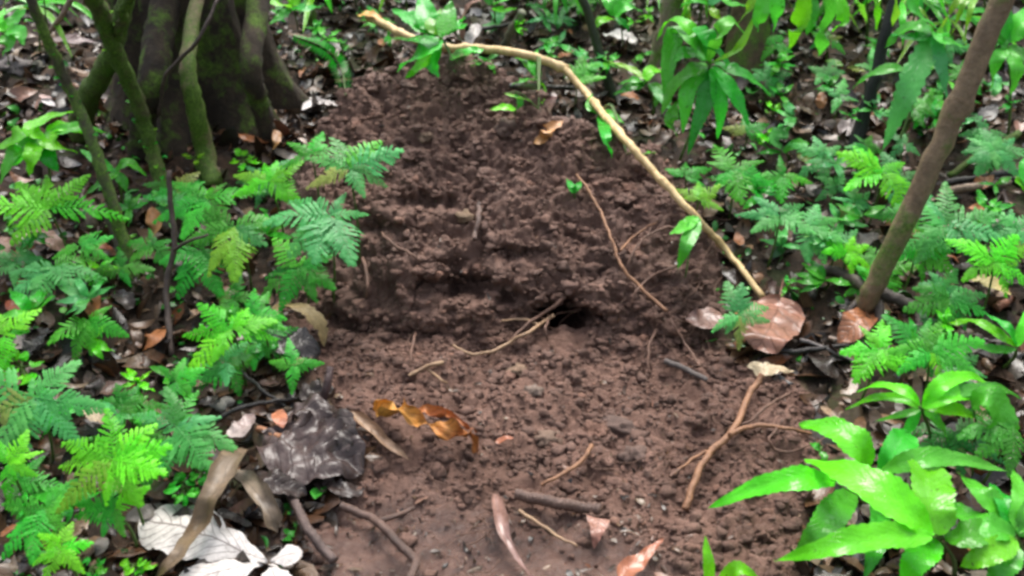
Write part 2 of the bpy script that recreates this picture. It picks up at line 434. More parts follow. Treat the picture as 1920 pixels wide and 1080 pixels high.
# pinnate feathery fronds (shared mesh data)
def frond_mesh(seed, material, pairs=12, width=.36, droop=.22):
    rnd = random.Random(seed); V = []; F = []; U = []; tip = []
    zc = lambda t: .10 * t - droop * t * t
    lat = rnd.choice((-1, 1)) * rnd.uniform(.05, .16)
    def strip(p, d, n, L, w, nseg, t0):
        b = len(V); side = n.cross(d).normalized(); sag = rnd.uniform(.08, .34)
        for i in range(nseg + 1):
            t = i / nseg; ww = w * (.55 + .6 * math.sin(math.pi * min(1, t * .8 + .12))) * (1.32 if i % 2 else .70)
            if i == nseg: ww = w * .16
            c = p + d * L * t - n * (L * (sag * t * t + .03 * rnd.uniform(-1, 1)))
            V.extend([c - side * ww / 2, c + n * w * .10, c + side * ww / 2]); tip.extend([t0 * .45 + t * .55] * 3)
        for i in range(nseg):
            for j in (0, 1):
                a = b + i * 3 + j; F.append((a, a + 1, a + 4, a + 3))
    for i in range(pairs):
        t = .06 + .90 * i / (pairs - 1); p = Vector((t, 0, zc(t)))
        slope = .10 - 2 * droop * t; X = Vector((1, 0, slope)).normalized(); n = Vector((-slope, 0, 1)).normalized()
        prof = min(1, .45 + t * 2.4) * (1 - .80 * max(0, t - .22) / .78)
        for sgn in (-1, 1):
            if rnd.random() < .045: continue
            a = R(66 - 30 * t + rnd.uniform(-5, 5)); dr = (X * math.cos(a) + Vector((0, 1, 0)) * sgn * math.sin(a) + n * rnd.uniform(-.08, .12)).normalized()
            strip(p + X * .01 * sgn + Vector((0, lat * t * t, 0)), (dr + Vector((0, lat * t, 0))).normalized(), n, width * prof * rnd.uniform(.85, 1.08) * (rnd.uniform(.4, .8) if rnd.random() < .06 else 1), .9 / pairs * rnd.uniform(.66, .82), 9, t)
    strip(Vector((.95, lat * .9, zc(.95))), Vector((1, 0, -.3)).normalized(), Vector((.3, 0, 1)).normalized(), .11, .05, 5, 1)
    b = len(V)                                                     # midrib
    for i in range(9):
        t = i / 8; r = .011 * (1 - .7 * t)
        V.extend([Vector((t * .97, lat * t * t - r, zc(t) + .004)), Vector((t * .97, lat * t * t, zc(t) + .004 + r)), Vector((t * .97, lat * t * t + r, zc(t) + .004))]); tip.extend([.2 + .3 * t] * 3)
    for i in range(8):
        for j in (0, 1):
            a = b + i * 3 + j; F.append((a, a + 1, a + 4, a + 3))
    return np_mesh("frond", np.array([tuple(p) for p in V]), F, material, attrs=dict(tip=tip))
FR = {}
def frond(tone, k):
    if (tone, k) not in FR:
        pr, wd, dr = [(13, .40, .22), (12, .33, .34), (15, .46, .18), (11, .38, .46), (16, .30, .28), (10, .44, .30), (14, .36, .55), (17, .42, .24)][k]
        FR[tone, k] = frond_mesh(k * 31 + 5, leaf_mat(tone, True), pr, wd, dr)
    return FR[tone, k]
STEM_G = wood_mat("green_stem", (.10, .19, .03), (.05, .10, .015), .5, 40)
def spikemoss(u, v, h, rad, tone, angs, label, kk=None, lean=.55, el=.12, cat="spikemoss", group=None, name="spikemoss_plant"):
    """a plant whose feathery fronds fan out from a hub at height h seen at pixel (u, v)"""
    hub = lift(u, v, h); base = Vector((hub.x + random.uniform(-.02, .02), hub.y + .02, 0)); base.z = hgt(base.x, base.y) - .005
    e = empty(name, base, label, cat, group)
    place("stem", quads(*tube([base, base.lerp(hub, .5) + Vector((.006, .004, 0)), hub], .0034, .0022, 5, 8), STEM_G), e)
    n = Vector((random.uniform(-.12, .12), -lean, 1)).normalized(); e1 = Vector((1, 0, 0)); e1 = (e1 - n * e1.dot(n)).normalized(); e2 = n.cross(e1)
    k0 = random.randrange(8)
    for i, a in enumerate(angs):
        tn = tone
        if isinstance(a, tuple): a, f, *rest = a; tn = rest[0] if rest else tone
        else: f = random.uniform(.7, 1.15)
        a = R(a + random.uniform(-6, 6)); ev = el + random.uniform(-.12, .12)
        d = (e1 * math.cos(a) + e2 * math.sin(a) + n * ev).normalized()
        zn = (n - d * n.dot(d)).normalized(); roll = random.uniform(-.25, .25)
        yn = zn.cross(d); zn, yn = zn * math.cos(roll) + yn * math.sin(roll), yn * math.cos(roll) - zn * math.sin(roll)
        L = px2m(rad, hub) * f * random.uniform(.95, 1.22)
        if random.random() < .03: tn = 'pale' if tn in ('mid', 'deep', 'blue') else 'yellow'
        o = link("frond", frond(tn, (k0 + i * 3) % 8 if kk is None else kk), e)
        M = Matrix((d, yn, zn)).transposed().to_4x4() @ Matrix.Diagonal((L, L * random.uniform(.9, 1.15), L, 1))
        M.translation = hub - base; o.matrix_local = M
    return e
def leafy(name, label, cat, base, leaves, stalk=True, group=None, hub=None):
    """base: pixel where it is rooted; leaves: (points (u,v,h)..., width px, tone[, options])"""
    bp, _ = hit(*base); e = empty(name, bp, label, cat, group)
    hp = lift(*hub) if hub else bp
    if hub: place("stem", quads(*tube([bp, bp.lerp(hp, .5) + Vector((.01, 0, .0)), hp], .0045, .003, 6, 10), STEM_G), e)
    for pts, w, tone, *opt in leaves:
        opt = opt[0] if opt else {}
        P = [lift(*p) for p in pts]; mid = P[len(P) // 2]
        kw = dict(fold=.12, wave=.05, teeth=.05, n=30); kw.update(opt)
        V, F, U = leaf(P, px2m(w, mid), **kw)
        place("leaf", (V, F, U, leaf_mat(tone)), e)
        if stalk and (P[0] - hp).length > .012:
            m = hp.lerp(P[0], .55) + Vector((0, 0, .2 * (P[0] - hp).length * (0 if hub else 1)))
            place("stalk", quads(*tube([hp, m, P[0] + (P[1] - P[0]) * .03], .0026, .0017, 5, 9), STEM_G), e)
    return e
def fallen(name, label, pts, w, material, cat="dead leaf", h=.010, group=None, shape="ovate", stalk=False, parent=None, up=None, **kw):
    """a dead leaf lying where the pixels say: pts (u,v[,h])"""
    P = [lift(p[0], p[1], p[2] if len(p) > 2 else h) for p in pts]
    if up is None:
        _, nn = hit(*pts[len(pts) // 2][:2]); up = (nn * .4 + Vector((0, -.25, 1))).normalized()
    o = dict(shape=shape, fold=.10, wave=.05, crumple=.006, n=24); o.update(kw)
    V, F, U = leaf(P, px2m(w, P[len(P) // 2]), up=up, **o)
    if parent: return place(name, (V, F, U, material), parent)
    if stalk:
        e = empty(name, P[len(P) // 2], label, cat, group); place("blade", (V, F, U, material), e)
        d = (P[0] - P[1]).normalized(); L = px2m(w, P[0]) * .5
        place("leaf_stalk", quads(*tube([P[0] - d * .005, P[0] + d * L * .5, P[0] + d * L - Vector((0, 0, .008))], .002, .0014, 5, 8), material), e)
        return e
    return tag(place(name, (V, F, U, material)), label, cat, group)
def laid(pts, h):
    """3-D path that follows the ground between the given pixels, smoothed as a stiff stem would be"""
    q = [Vector((p[0], p[1], p[2] if len(p) > 2 else h)) for p in pts]
    if max(p.z for p in q) > .055: return [lift(*p) for p in q]
    P = [lift(*p) for p in spline(q, 5 * (len(q) - 1) + 1)]
    for _ in range(3): P = [P[0]] + [(P[i - 1] + P[i] * 2 + P[i + 1]) / 4 for i in range(1, len(P) - 1)] + [P[-1]]
    return [p + Vector((0, -.003, .006)) for p in P]
def stick(name, label, pts, r0, r1, material, cat="stick", h=.008, branches=(), group=None, rough=.14, knots=(), jit=.002, sides=8, parent=None):
    """tube through pixels (u,v[,h]); r in px of the photo at that depth; branches: (pts, r0, r1)"""
    P = laid(pts, h)
    a = quads(*tube(P, px2m(r0, P[0]), px2m(r1, P[-1]), sides, max(16, min(70, 5 * len(P))), rough, knots, jit), material)
    if not branches:
        return tag(place(name, a, parent), label, cat, group) if not parent else place(name, a, parent)
    e = empty(name, P[0], label, cat, group)
    place("main_stem" if cat not in ("root",) else "main_root", a, e)
    for bp, q0, q1 in branches:
        Q = laid(bp, h)
        place("branch" if cat not in ("root",) else "side_root", quads(*tube(Q, px2m(q0, Q[0]), px2m(q1, Q[-1]), 6, min(50, 5 * len(Q)), rough, (), jit), material), e)
    return e

# ------------------------------------------------------------------ loose soil and litter (nobody could count these)
def ico(sub):
    import bmesh
    bm = bmesh.new(); bmesh.ops.create_icosphere(bm, subdivisions=sub, radius=1)
    v = np.array([p.co for p in bm.verts]); f = np.array([[q.index for q in t.verts] for t in bm.faces]); bm.free(); return v, f
def lumps(cent, size, sub, squash=.7):
    bv, bf = ico(sub); n = len(cent); m = len(bv)
    V = np.repeat(bv[None], n, 0); off = RNG.random((n, 1, 3)) * 100
    q = (V * 1.1 + off).reshape(-1, 3)
    V = V * (1 + .62 * perlin(q * 1.2) + .42 * perlin(q * 2.6 + 4) + (.22 * perlin(q * 6) if sub > 1 else 0)).reshape(n, m, 1)
    V = V * RNG.uniform(.65, 1.25, (n, 1, 3))
    th = RNG.random(n) * 6.28; c, s = np.cos(th), np.sin(th)
    x, y = V[:, :, 0].copy(), V[:, :, 1].copy()
    V[:, :, 0] = x * c[:, None] - y * s[:, None]; V[:, :, 1] = x * s[:, None] + y * c[:, None]; V[:, :, 0] *= 1.1; V[:, :, 2] *= squash
    V = V * size[:, None, None] + cent[:, None, :]
    F = (bf[None] + (np.arange(n) * m)[:, None, None]).reshape(-1, 3)
    return V.reshape(-1, 3), F
def clod_set(n, lo, hi, pw, sub):
    size = lo * (hi / lo) ** (RNG.random(n) ** pw); C = []
    idxm = np.where(MW > .9)[0]; idxg = np.where((SOILV > .75) & ((WETV < .6) | (RNG.random(len(WETV)) < .08)) & (np.abs(GV[:, 0]) < 1) & (GV[:, 1] < 2.1) & (GV[:, 1] > 1.15))[0]
    k = int(n * .55)
    ia = RNG.choice(idxm, k); a = MV[ia] + MN[ia] * (size[:k] * .25)[:, None]
    b = GV[RNG.choice(idxg, n - k)]
    b[: len(b) // 9] = np.stack([RNG.uniform(-.46, .46, len(b) // 9), RNG.normal(2.04, .035, len(b) // 9), np.zeros(len(b) // 9)], 1)
    for q_ in b[: len(b) // 9]: q_[2] = hgt(q_[0], q_[1])
    C = np.concatenate([a, b]); C = C + RNG.normal(size=C.shape) * .002; C[:, 2] += size * .02
    u, v = project(C)                                                # keep the burrow mouth clear
    ok = ~((np.abs(u - 1055) < 52) & (np.abs(v - 618) < 44))
    return C[ok], size[ok]
parts = []
for n, lo, hi, pw, sub in ((13000, .0022, .006, 1.1, 1), (3400, .005, .016, 2.0, 2), (130, .012, .027, 1.8, 4)):
    parts.append(lumps(*clod_set(n, lo, hi, pw, sub), sub, .68))
VV = []; FF = []; o_ = 0
for V, F in parts: VV.append(V); FF.append(F + o_); o_ += len(V)
tag(link("soil_crumbs", np_mesh("soil_crumbs", np.concatenate(VV), np.concatenate(FF), SM, smooth=False)), "loose crumbs and clods of dug brown soil covering the heap", "soil", kind="stuff")

def litter_mat():
    m, nt, b = mat("leaf_litter"); g = nt.nodes.new("ShaderNodeNewGeometry")
    c = ramp(nt, g.outputs["Random Per Island"], [(0, (.008, .006, .005)), (.18, (.026, .016, .010)), (.36, (.075, .038, .020)), (.52, (.13, .065, .032)), (.66, (.18, .11, .06)), (.78, (.09, .08, .07)), (.88, (.27, .19, .115)), (.95, (.25, .085, .03)), (1, (.40, .35, .31))])
    c = mixc(nt, .6, c, ramp(nt, noise(nt, 50, 5, .7), [(.3, (.3, .3, .3)), (.65, (1.2, 1.2, 1.2))]), 'MULTIPLY')
    c = mixc(nt, 1.0, c, (.74, .70, .68), 'MULTIPLY')
    nt.links.new(c, b.inputs["Base Color"]); b.inputs["Roughness"].default_value = .28
    bump(nt, b, noise(nt, 90, 4), .5, .005); return m
def scatter_leaves(name, label, cat, n, lo, hi, material, region, aspect=(.3, .6), liftz=.004, tilt=.5, pw=1.6):
    xs = []; 
    while len(xs) < n:
        q = region();
        if q: xs.append(q)
    C = np.array(xs); nseg, ncol = 6, 3
    t = np.linspace(0, 1, nseg); s = np.array([-1, 0, 1.0]); prof = np.maximum(np.sin(np.pi * t ** .85), 0) ** .7
    T, S = np.meshgrid(t, s, indexing='ij'); PR = np.repeat(prof[:, None], ncol, 1); m = nseg * ncol
    size = lo * (hi / lo) ** (RNG.random(n) ** pw); asp = RNG.uniform(*aspect, n)
    lx = (T.ravel() - .5)[None] * size[:, None]; ly = (S * PR).ravel()[None] * (size * asp * .5)[:, None]
    bend = RNG.normal(size=(n, 1)) * .9; fold = RNG.normal(size=(n, 1)) * .5
    lz = bend * (T.ravel() - .5)[None] ** 2 * size[:, None] + fold * np.abs(ly) + RNG.normal(size=(n, m)) * (size * .02)[:, None]
    L = np.stack([lx, ly, lz], 2)
    a = RNG.random(n) * 6.28; tx = RNG.normal(size=n) * tilt; ty = RNG.normal(size=n) * tilt
    def rot(L, i, j, an):
        c, s_ = np.cos(an)[:, None], np.sin(an)[:, None]; p, q = L[:, :, i].copy(), L[:, :, j].copy()
        L[:, :, i] = p * c - q * s_; L[:, :, j] = p * s_ + q * c
    rot(L, 1, 2, tx); rot(L, 0, 2, ty); rot(L, 0, 1, a)
    C[:, 2] += liftz + size * .10 * RNG.random(n)
    V = (L + C[:, None, :]).reshape(-1, 3)
    base = np.array([(i * ncol + j, i * ncol + j + 1, (i + 1) * ncol + j + 1, (i + 1) * ncol + j) for i in range(nseg - 1) for j in range(ncol - 1)])
    F = (base[None] + (np.arange(n) * m)[:, None, None]).reshape(-1, 4)
    U = np.tile(np.stack([T.ravel(), (S.ravel() + 1) / 2], 1), (n, 1))
    return tag(link(name, np_mesh(name, V, F, material, U)), label, cat, kind="stuff")
def px_soil(u, v):
    return max(in_poly(np.array([u]), np.array([v]), SOIL_POLY)[0], 0)
def floor_region(umin=-260, umax=2180, vmin=-120, vmax=1260, pwr=1.0):
    def f():
        u = random.uniform(umin, umax); v = vmin + (vmax - vmin) * random.random() ** pwr
        p, n = hit(u, v)
        if p is None or p.y > 9: return None
        if p.y < 3.3 and -.72 < p.x < .60:
            q = gb.ray_cast(Vector((p.x, p.y, 8)), Vector((0, 0, -1)))[0]
            if q and p.z - q.z > .012: return None
        if px_soil(u, v) > 12: return None
        return tuple(p)
    return f
LM = litter_mat(); fr_all = floor_region(); fr_far = floor_region(-260, 2180, -130, 260)
scatter_leaves("leaf_litter", "wet brown and black leaf litter covering the forest floor", "leaf litter", 13500, .02, .12, LM, lambda: (fr_all if random.random() < .62 else fr_far)())
def soil_region():
    i_ = random.randrange(len(MV)) if random.random() < .5 else -1
    if i_ >= 0: return tuple(MV[i_]) if MW[i_] > .9 else None
    u, v = random.uniform(560, 1560), random.uniform(650, 1100)
    return tuple(hit(u, v)[0]) if px_soil(u, v) > 5 else None
scatter_leaves("plant_debris", "specks of dead leaf and root mixed into the dug soil", "plant debris", 700, .006, .026, LM, soil_region, (.15, .5), .004, .5)
def mud_region():
    u, v = random.uniform(560, 1330), random.uniform(930, 1110)
    return tuple(hit(u, v)[0])
scatter_leaves("mud_debris", "slivers of wet leaf and twig pressed into the mud", "plant debris", 170, .008, .045, LM, mud_region, (.12, .45), .002, .22)
m_gc, nt, b = mat("ground_cover"); g = nt.nodes.new("ShaderNodeNewGeometry")
c = ramp(nt, g.outputs["Random Per Island"], [(0, (.012, .07, .010)), (.5, (.03, .20, .02)), (.85, (.06, .36, .035)), (1, (.16, .44, .04))])
nt.links.new(c, b.inputs["Base Color"]); b.inputs["Roughness"].default_value = .35
def green_region():
    f1 = floor_region(-260, 620, 100, 1100); f2 = floor_region(1300, 2180, -60, 700); f3 = floor_region(500, 2100, -140, 120)
    def f():
        q = random.choice((f1, f2, f3))()
        return q if q and perlin(np.array([q]) * 2.5)[0] > .02 else None
    return f
scatter_leaves("ground_cover", "tiny green seedlings and moss leaves sprouting through the litter", "ground cover", 900, .014, .055, m_gc, green_region(), (.4, .8), .02, .6)

# ------------------------------------------------------------------ the mossy tree and vines on the left
BARK = wood_mat("dark_mossy_bark", (.075, .052, .030), (.016, .011, .008), .85, 16, -.04, 1.0)
MOSS = wood_mat("mossy_bark", (.17, .15, .06), (.05, .055, .016), .75, 26, .5, .9)
ROOTM = wood_mat("green_brown_root", (.34, .24, .15), (.14, .12, .05), .65, 18, .38, .6)
tb, _ = hit(385, 292)
tree = empty("tree", tb, "dark fluted tree trunk with mossy buttress roots at upper left", "tree")
V = []; F = []; U = []; ns, nl = 72, 46
for i in range(nl):
    t = i / (nl - 1); zq = -.12 + 5.2 * t ** 2.2
    r = .205 + .10 * math.exp(-max(zq, 0) / .14) - .03 * t
    for j in range(ns):
        a = 2 * math.pi * j / ns
        fl = 1 + (.22 + .28 * math.exp(-max(zq, 0) / .35)) * (abs(math.sin(a * 3.5 + .5 * math.sin(zq * 3) + .8)) - .5) + .07 * math.sin(a * 11 + zq * 9) + .05 * math.sin(a * 23 + zq * 21)
        V.append((tb.x - .10 + r * fl * math.cos(a) + .02 * zq, tb.y + .36 + r * fl * math.sin(a), tb.z + zq)); U.append((t, j / ns))
F = [(i * ns + j, i * ns + (j + 1) % ns, (i + 1) * ns + (j + 1) % ns, (i + 1) * ns + j) for i in range(nl - 1) for j in range(ns)]
place("trunk", (V, F, U, BARK), tree)
def treeroot(pts, r0, r1, m=MOSS, name="root", into=True):
    P = [lift(*p) for p in pts]
    if into: P.insert(0, P[0] + Vector((0, .22, .16)))
    return place(name, quads(*tube(P, px2m(r0, P[0]), px2m(r1, P[-1]), 12, 30, .10, (), .004), m), tree)
treeroot([(236, -10, .62), (205, 110, .40), (162, 190, .17), (150, 250, .02)], 15, 24, into=False)
treeroot([(352, 110, .34), (362, 190, .24), (382, 280, .06), (398, 350, .0)], 12, 21, ROOTM)
treeroot([(470, 120, .30), (486, 190, .16), (505, 262, .02)], 22, 16, BARK)
treeroot([(285, 150, .28), (270, 220, .14), (262, 290, .0)], 28, 22, BARK)

vine = empty("vine", hit(312, 350)[0], "thick mossy stem with tiny leaves leaning in front of the dark trunk", "vine")
def mossy(pts, r0, r1, e, nm="main_stem", mt=MOSS, tufts=34):
    P = [lift(*p) for p in pts]
    place(nm, quads(*tube(P, px2m(r0, P[0]), px2m(r1, P[-1]), 10, 44, .22, (), .004), mt), e)
    C = spline(P, tufts)
    for i in range(2, tufts - 1):
        d = Vector((random.uniform(-1, 1), random.uniform(-1, .2), random.uniform(-.1, .8))).normalized()
        L = random.uniform(.010, .026); q = C[i] + d * px2m((r0 + r1) / 2, C[i]) * .8
        place("moss_leaf", (*leaf([q, q + d * L * .6 + Vector((0, 0, .003)), q + d * L], L * .55, "ovate", n=5, cols=2), leaf_mat(random.choice(("yellow", "mid", "deep")))), e)
mossy([(165, -30, .70), (205, 70, .50), (255, 190, .26), (285, 280, .10), (312, 372, .0)], 17, 14, vine)
mossy([(246, -20, .72), (228, 40, .58), (215, 78, .48)], 9, 9, vine, "branch", MOSS, 8)
v2 = empty("vine", hit(250, 525)[0], "thin mossy stem left of the thick one, slanting down to dark litter", "vine")
mossy([(40, -40, .70), (95, 90, .52), (140, 185, .40), (185, 300, .26), (225, 430, .10), (252, 528, .0)], 9, 12, v2, "main_stem", wood_mat("mossy_vine_bark", (.10, .08, .05), (.035, .03, .018), .6, 30, .35, .6), 26)
v3 = stick("stem", "grey brown bare stalk with pale cap leaning beside the thin mossy stem", [(196, 385, .14), (222, 450, .07), (246, 530, .0)], 11, 11, wood_mat("grey_stalk", (.13, .105, .075), (.05, .042, .03), .5, 30), "stalk")
TW = wood_mat("brown_twig", (.11, .075, .06), (.045, .03, .025), .5, 40)
stick("twig", "tall thin brown twig with a side shoot standing among the left ferns", [(316, 320, .36), (322, 400, .27), (327, 465, .19), (312, 530, .11), (316, 600, .04), (320, 668, .0)], 5, 7, TW, "twig", branches=[([(327, 468, .19), (355, 452, .22), (390, 440, .25)], 4, 2.5)])
stick("twig", "slender bare twig crossing the dark trunk diagonally", [(410, -5, .55), (375, 70, .45), (330, 120, .36), (308, 150, .30), (298, 215, .18)], 3.5, 4, TW, "twig")
stick("stick", "straight pale reddish stick above the dark hollow at top left", [(135, -5, .30), (112, 35, .22), (92, 62, .16)], 6, 4, wood_mat("pale_red_stick", (.36, .25, .19), (.2, .13, .1), .5, 30), "stick")

# ------------------------------------------------------------------ cane, leaning stem, saplings
CANE = wood_mat("yellow_cane", (.85, .64, .33), (.52, .33, .13), .42, 30, bmp=.35)
cane = empty("cane", lift(1430, 552, .02), "long yellow bent cane running down the right flank of the heap", "cane")
for pts, a, b_, kn, nm in (([(690, 32, .12), (722, 46, .13), (758, 66, .13), (830, 88, .13), (905, 91, .14), (985, 103, .15), (1066, 130, .14)], 7.2, 8.2, (.02, .3, .6, .97), "thick_segment"),
                       ([(1058, 128, .14), (1105, 182, .11), (1160, 248, .08), (1222, 318, .06), (1300, 402, .05), (1362, 470, .04), (1430, 556, .015)], 7, 6, (.2, .33, .55, .8), "thin_segment")):
    P = [lift(*p) for p in pts]
    place(nm, quads(*tube(P, px2m(a, P[0]), px2m(b_, P[-1]), 10, 60, .08, kn, .0025), CANE), cane)
SAP = wood_mat("sapling_bark", (.31, .215, .125), (.15, .10, .06), .5, 9, -.18, .8)
sap = empty("sapling", hit(1632, 565)[0], "smooth brown leaning stem rising from the litter at right", "sapling")
P = [lift(1625, 585, .0), lift(1640, 535, .10)]; top = P[1] + (CAM + ray(1905, -60) * 2.45 - P[1])
P2 = [P[0], P[1], P[1].lerp(top, .5) + Vector((.008, 0, 0)), top, P[1].lerp(top, 1.7)]
place("trunk", quads(*tube(P2, .025, .0245, 14, 50, .05, (.12, .55), .003), SAP), sap)
for pts, a, b_ in (([(1632, 545, .07), (1590, 520, .06), (1562, 508, .05), (1535, 520, .02), (1522, 560, .0)], 13, 8), ([(1640, 545, .07), (1690, 565, .05), (1725, 585, .02), (1720, 640, .0)], 13, 9), ([(1630, 555, .05), (1600, 575, .03), (1575, 610, .0)], 9, 7), ([(1645, 560, .05), (1650, 610, .02), (1640, 650, .0)], 10, 7)):
    Q = [lift(*p) for p in pts]
    place("root", quads(*tube(Q, px2m(a, Q[0]), px2m(b_, Q[-1]), 8, 24, .15, (), .003), wood_mat("wet_root_bark", (.10, .075, .062), (.035, .026, .02), .4, 24)), sap)
BLK = wood_mat("black_stem", (.014, .016, .014), (.005, .006, .005), .4, 20)
def straight(label, bpx, tpx, tlen, r0, r1, m, cat="sapling", nm="sapling"):
    b, _ = hit(*bpx); d = ray(*tpx); t = CAM + d * (depth(b) / d.dot(FWD)) + Vector((0, -.12, 0)); dirv = (t - b).normalized()
    e = empty(nm, b, label, cat)
    P = [b - dirv * .03, b + dirv * tlen * .2 + Vector((.006, 0, 0)), b + dirv * tlen * .6 - Vector((.01, 0, 0)), b + dirv * tlen]
    place("trunk", quads(*tube(P, px2m(r0, b), px2m(r1, b), 12, 40, .08, (), .004, .5), m), e); return e
straight("thin black upright stem between the drooping leaves at top right", (1600, 285), (1645, 0), 1.9, 11, 9, BLK)
straight("pale lichen spotted thin trunk at the top right of centre", (1240, 125), (1252, -20), 2.2, 19, 15, wood_mat("pale_bark", (.34, .29, .20), (.12, .09, .05), .7, 20, .1))
straight("stout brown stump of a trunk with a peeling pale strip at top", (1395, 140), (1395, -40), 2.2, 34, 26, wood_mat("brown_bark", (.17, .11, .06), (.06, .04, .02), .7, 14, .15))
straight("slim dark green upright stem left of the pale trunk", (1150, 185), (1085, -20), 1.8, 8, 8, wood_mat("dark_green_stem", (.03, .045, .012), (.01, .016, .006), .5, 20))
straight("dark thin trunk at the top right corner behind the leaning stem", (1745, 35), (1752, -80), 2.0, 11, 10, BLK)
straight("second slim mossy stem between green clumps at the top", (590, 60), (575, -60), 1.6, 8, 7, MOSS)

# ------------------------------------------------------------------ roots, sticks and straps in and on the soil
RT = wood_mat("orange_root", (.34, .17, .085), (.17, .08, .045), .55, 40, bmp=.3)
RD = wood_mat("soiled_root", (.20, .105, .07), (.09, .05, .036), .65, 40, bmp=.3)
RP = wood_mat("pale_root", (.42, .27, .15), (.22, .13, .08), .5, 40, bmp=.3)
STK = wood_mat("wet_stick", (.17, .10, .075), (.07, .042, .033), .35, 30)
DSTK = wood_mat("dark_wet_stick", (.035, .028, .026), (.012, .01, .009), .3, 30)
stick("root", "long thin orange root curving down the right side of the heap", [(1082, 330), (1118, 385, .02), (1150, 460, .018), (1172, 515, .012), (1250, 586)], 2.5, 3.5, RT, "root", branches=[([(1163, 472, .015), (1195, 440, .02), (1230, 420)], 2.5, 1.5)])
stick("root", "looped pale tipped root hanging left of the burrow hole", [(1038, 592, .02), (1005, 618, .03), (965, 640, .03), (925, 660, .02), (885, 668, .01), (850, 650)], 3.6, 2.8, RP, "root", branches=[([(1010, 612, .03), (985, 600, .02), (940, 605)], 3.5, 2)])
stick("root", "rough root crossing the dark gap just left of the burrow", [(1060, 560), (1020, 590, .03), (985, 612, .035), (955, 645, .02)], 3.4, 2.2, RD, "root")
stick("root", "short root hanging at the left lip of the burrow hole", [(1030, 595, .03), (1022, 620, .04), (1028, 640, .01)], 2.8, 2, RD, "root")
stick("root", "forked reddish root lying on the apron at lower right", [(1428, 705, .03), (1400, 750, .025), (1372, 812, .025), (1325, 855, .02), (1300, 905, .015), (1285, 958)], 6, 7, RT, "root", branches=[([(1368, 818, .025), (1400, 803, .03), (1455, 803, .03), (1520, 815)], 6, 3), ([(1340, 842, .02), (1300, 862, .012), (1265, 890)], 4, 2)])
stick("root", "short orange brown root curving on the lower middle soil", [(1108, 838), (1092, 868, .014), (1050, 893), (1015, 912)], 4.5, 3.5, RT, "root")
stick("root", "pale root with a bent end below the undercut of the heap", [(832, 682, .015), (795, 692, .014), (768, 708)], 4.5, 3.5, RP, "root", branches=[([(798, 692, .012), (815, 706, .008), (840, 722)], 3, 2)])
stick("root", "thin dangling root over the dark undercut at left", [(778, 628, .02), (772, 655, .03), (770, 692)], 3, 2, RD, "root")
stick("root", "vertical rootlet on the left half of the heap face", [(680, 488), (690, 520, .012), (688, 560)], 4, 3, RD, "root")
stick("root", "thin root across the upper left slope of the heap", [(715, 440), (745, 465, .012), (790, 490)], 3, 2.5, RD, "root")
for pts, lb in (([(1290, 432, .02), (1245, 430, .03), (1200, 455, .02), (1175, 500)], "brown hair root looping below the cane's middle"),
                ([(1270, 500), (1230, 515, .02), (1195, 545, .015), (1180, 580)], "brown hair root between the orange root and the cane"),
                ([(1310, 690), (1280, 640, .02), (1255, 600)], "thin root right of the burrow beneath the veined leaf"),
                ([(1480, 740), (1440, 760, .02), (1395, 800, .02), (1350, 790)], "fine root arching over the forked reddish root"),
                ([(1460, 800, .02), (1440, 830, .02), (1470, 850, .012), (1540, 830)], "fine looped root under the forked root's right arm"),
                ([(1230, 620), (1215, 660, .02), (1215, 700)], "short fine root hanging right of the burrow hole"),
                ([(1255, 895), (1290, 870, .012), (1345, 850)], "fine root feeding the fork of the reddish root")):
    stick("root", lb, pts, 3, 1.6, RD, "root")
stick("stick", "dark purple stick standing in the soil at the left edge of the apron", [(620, 688, .07), (612, 725, .04), (605, 765, .0)], 7, 9, wood_mat("purple_stick", (.12, .075, .07), (.05, .03, .03), .4, 30), "stick")
stick("stick", "soil caked stick lying flat at bottom centre", [(965, 930), (1010, 938, .016), (1060, 950, .016), (1127, 958)], 11, 12, STK, "stick")
stick("stick", "forked wet twig on the mud at bottom left of centre", [(640, 950), (690, 970, .018), (720, 990, .02), (748, 1022, .018), (782, 1055), (770, 1090)], 8, 9, STK, "stick", branches=[([(712, 980, .018), (745, 970, .02), (778, 955)], 6, 4)])
stick("stick", "rough purple brown stick slanting beside the dead stalk at lower left", [(508, 872, .02), (545, 930, .025), (575, 990, .022), (628, 1055)], 9, 10, wood_mat("purple_brown_stick", (.15, .10, .085), (.06, .04, .035), .4, 30), "stick")
stick("stick", "thin pale stalk on the bottom mud right of the shiny pod", [(972, 960), (1010, 985, .012), (1050, 1012), (1082, 1025)], 4, 2.5, RP, "stick")
stick("stick", "black curved twig above the crumpled wet leaf", [(405, 790, .03), (450, 768, .04), (500, 756, .035), (560, 750)], 5, 3, DSTK, "stick")
stick("stick", "thin black twig slanting over the litter left of the apron", [(455, 700, .03), (495, 735, .03), (535, 765)], 4, 3, DSTK, "stick")
stick("stick", "orange brown broken twig beside the crumpled wet leaf", [(487, 806, .035), (515, 818, .035), (548, 832, .03)], 7, 6, wood_mat("orange_twig", (.42, .19, .09), (.24, .1, .05), .4, 40), "stick")
stick("stick", "grey stick lying under the tan leaf right of the apron", [(1245, 680), (1285, 695, .012), (1325, 715)], 6, 5, wood_mat("grey_stick", (.15, .12, .11), (.06, .05, .045), .5, 30), "stick")
stick("stick", "long dark stick below the veined leaf pointing right", [(1425, 655), (1480, 662, .02), (1550, 655, .02), (1600, 650)], 6, 4, DSTK, "stick")
stick("stick", "grey twig slanting below the leaning stem's roots", [(1500, 640, .03), (1545, 655, .025), (1600, 680)], 4, 3, wood_mat("grey_stick2", (.25, .21, .2), (.1, .085, .08), .4, 30), "stick")
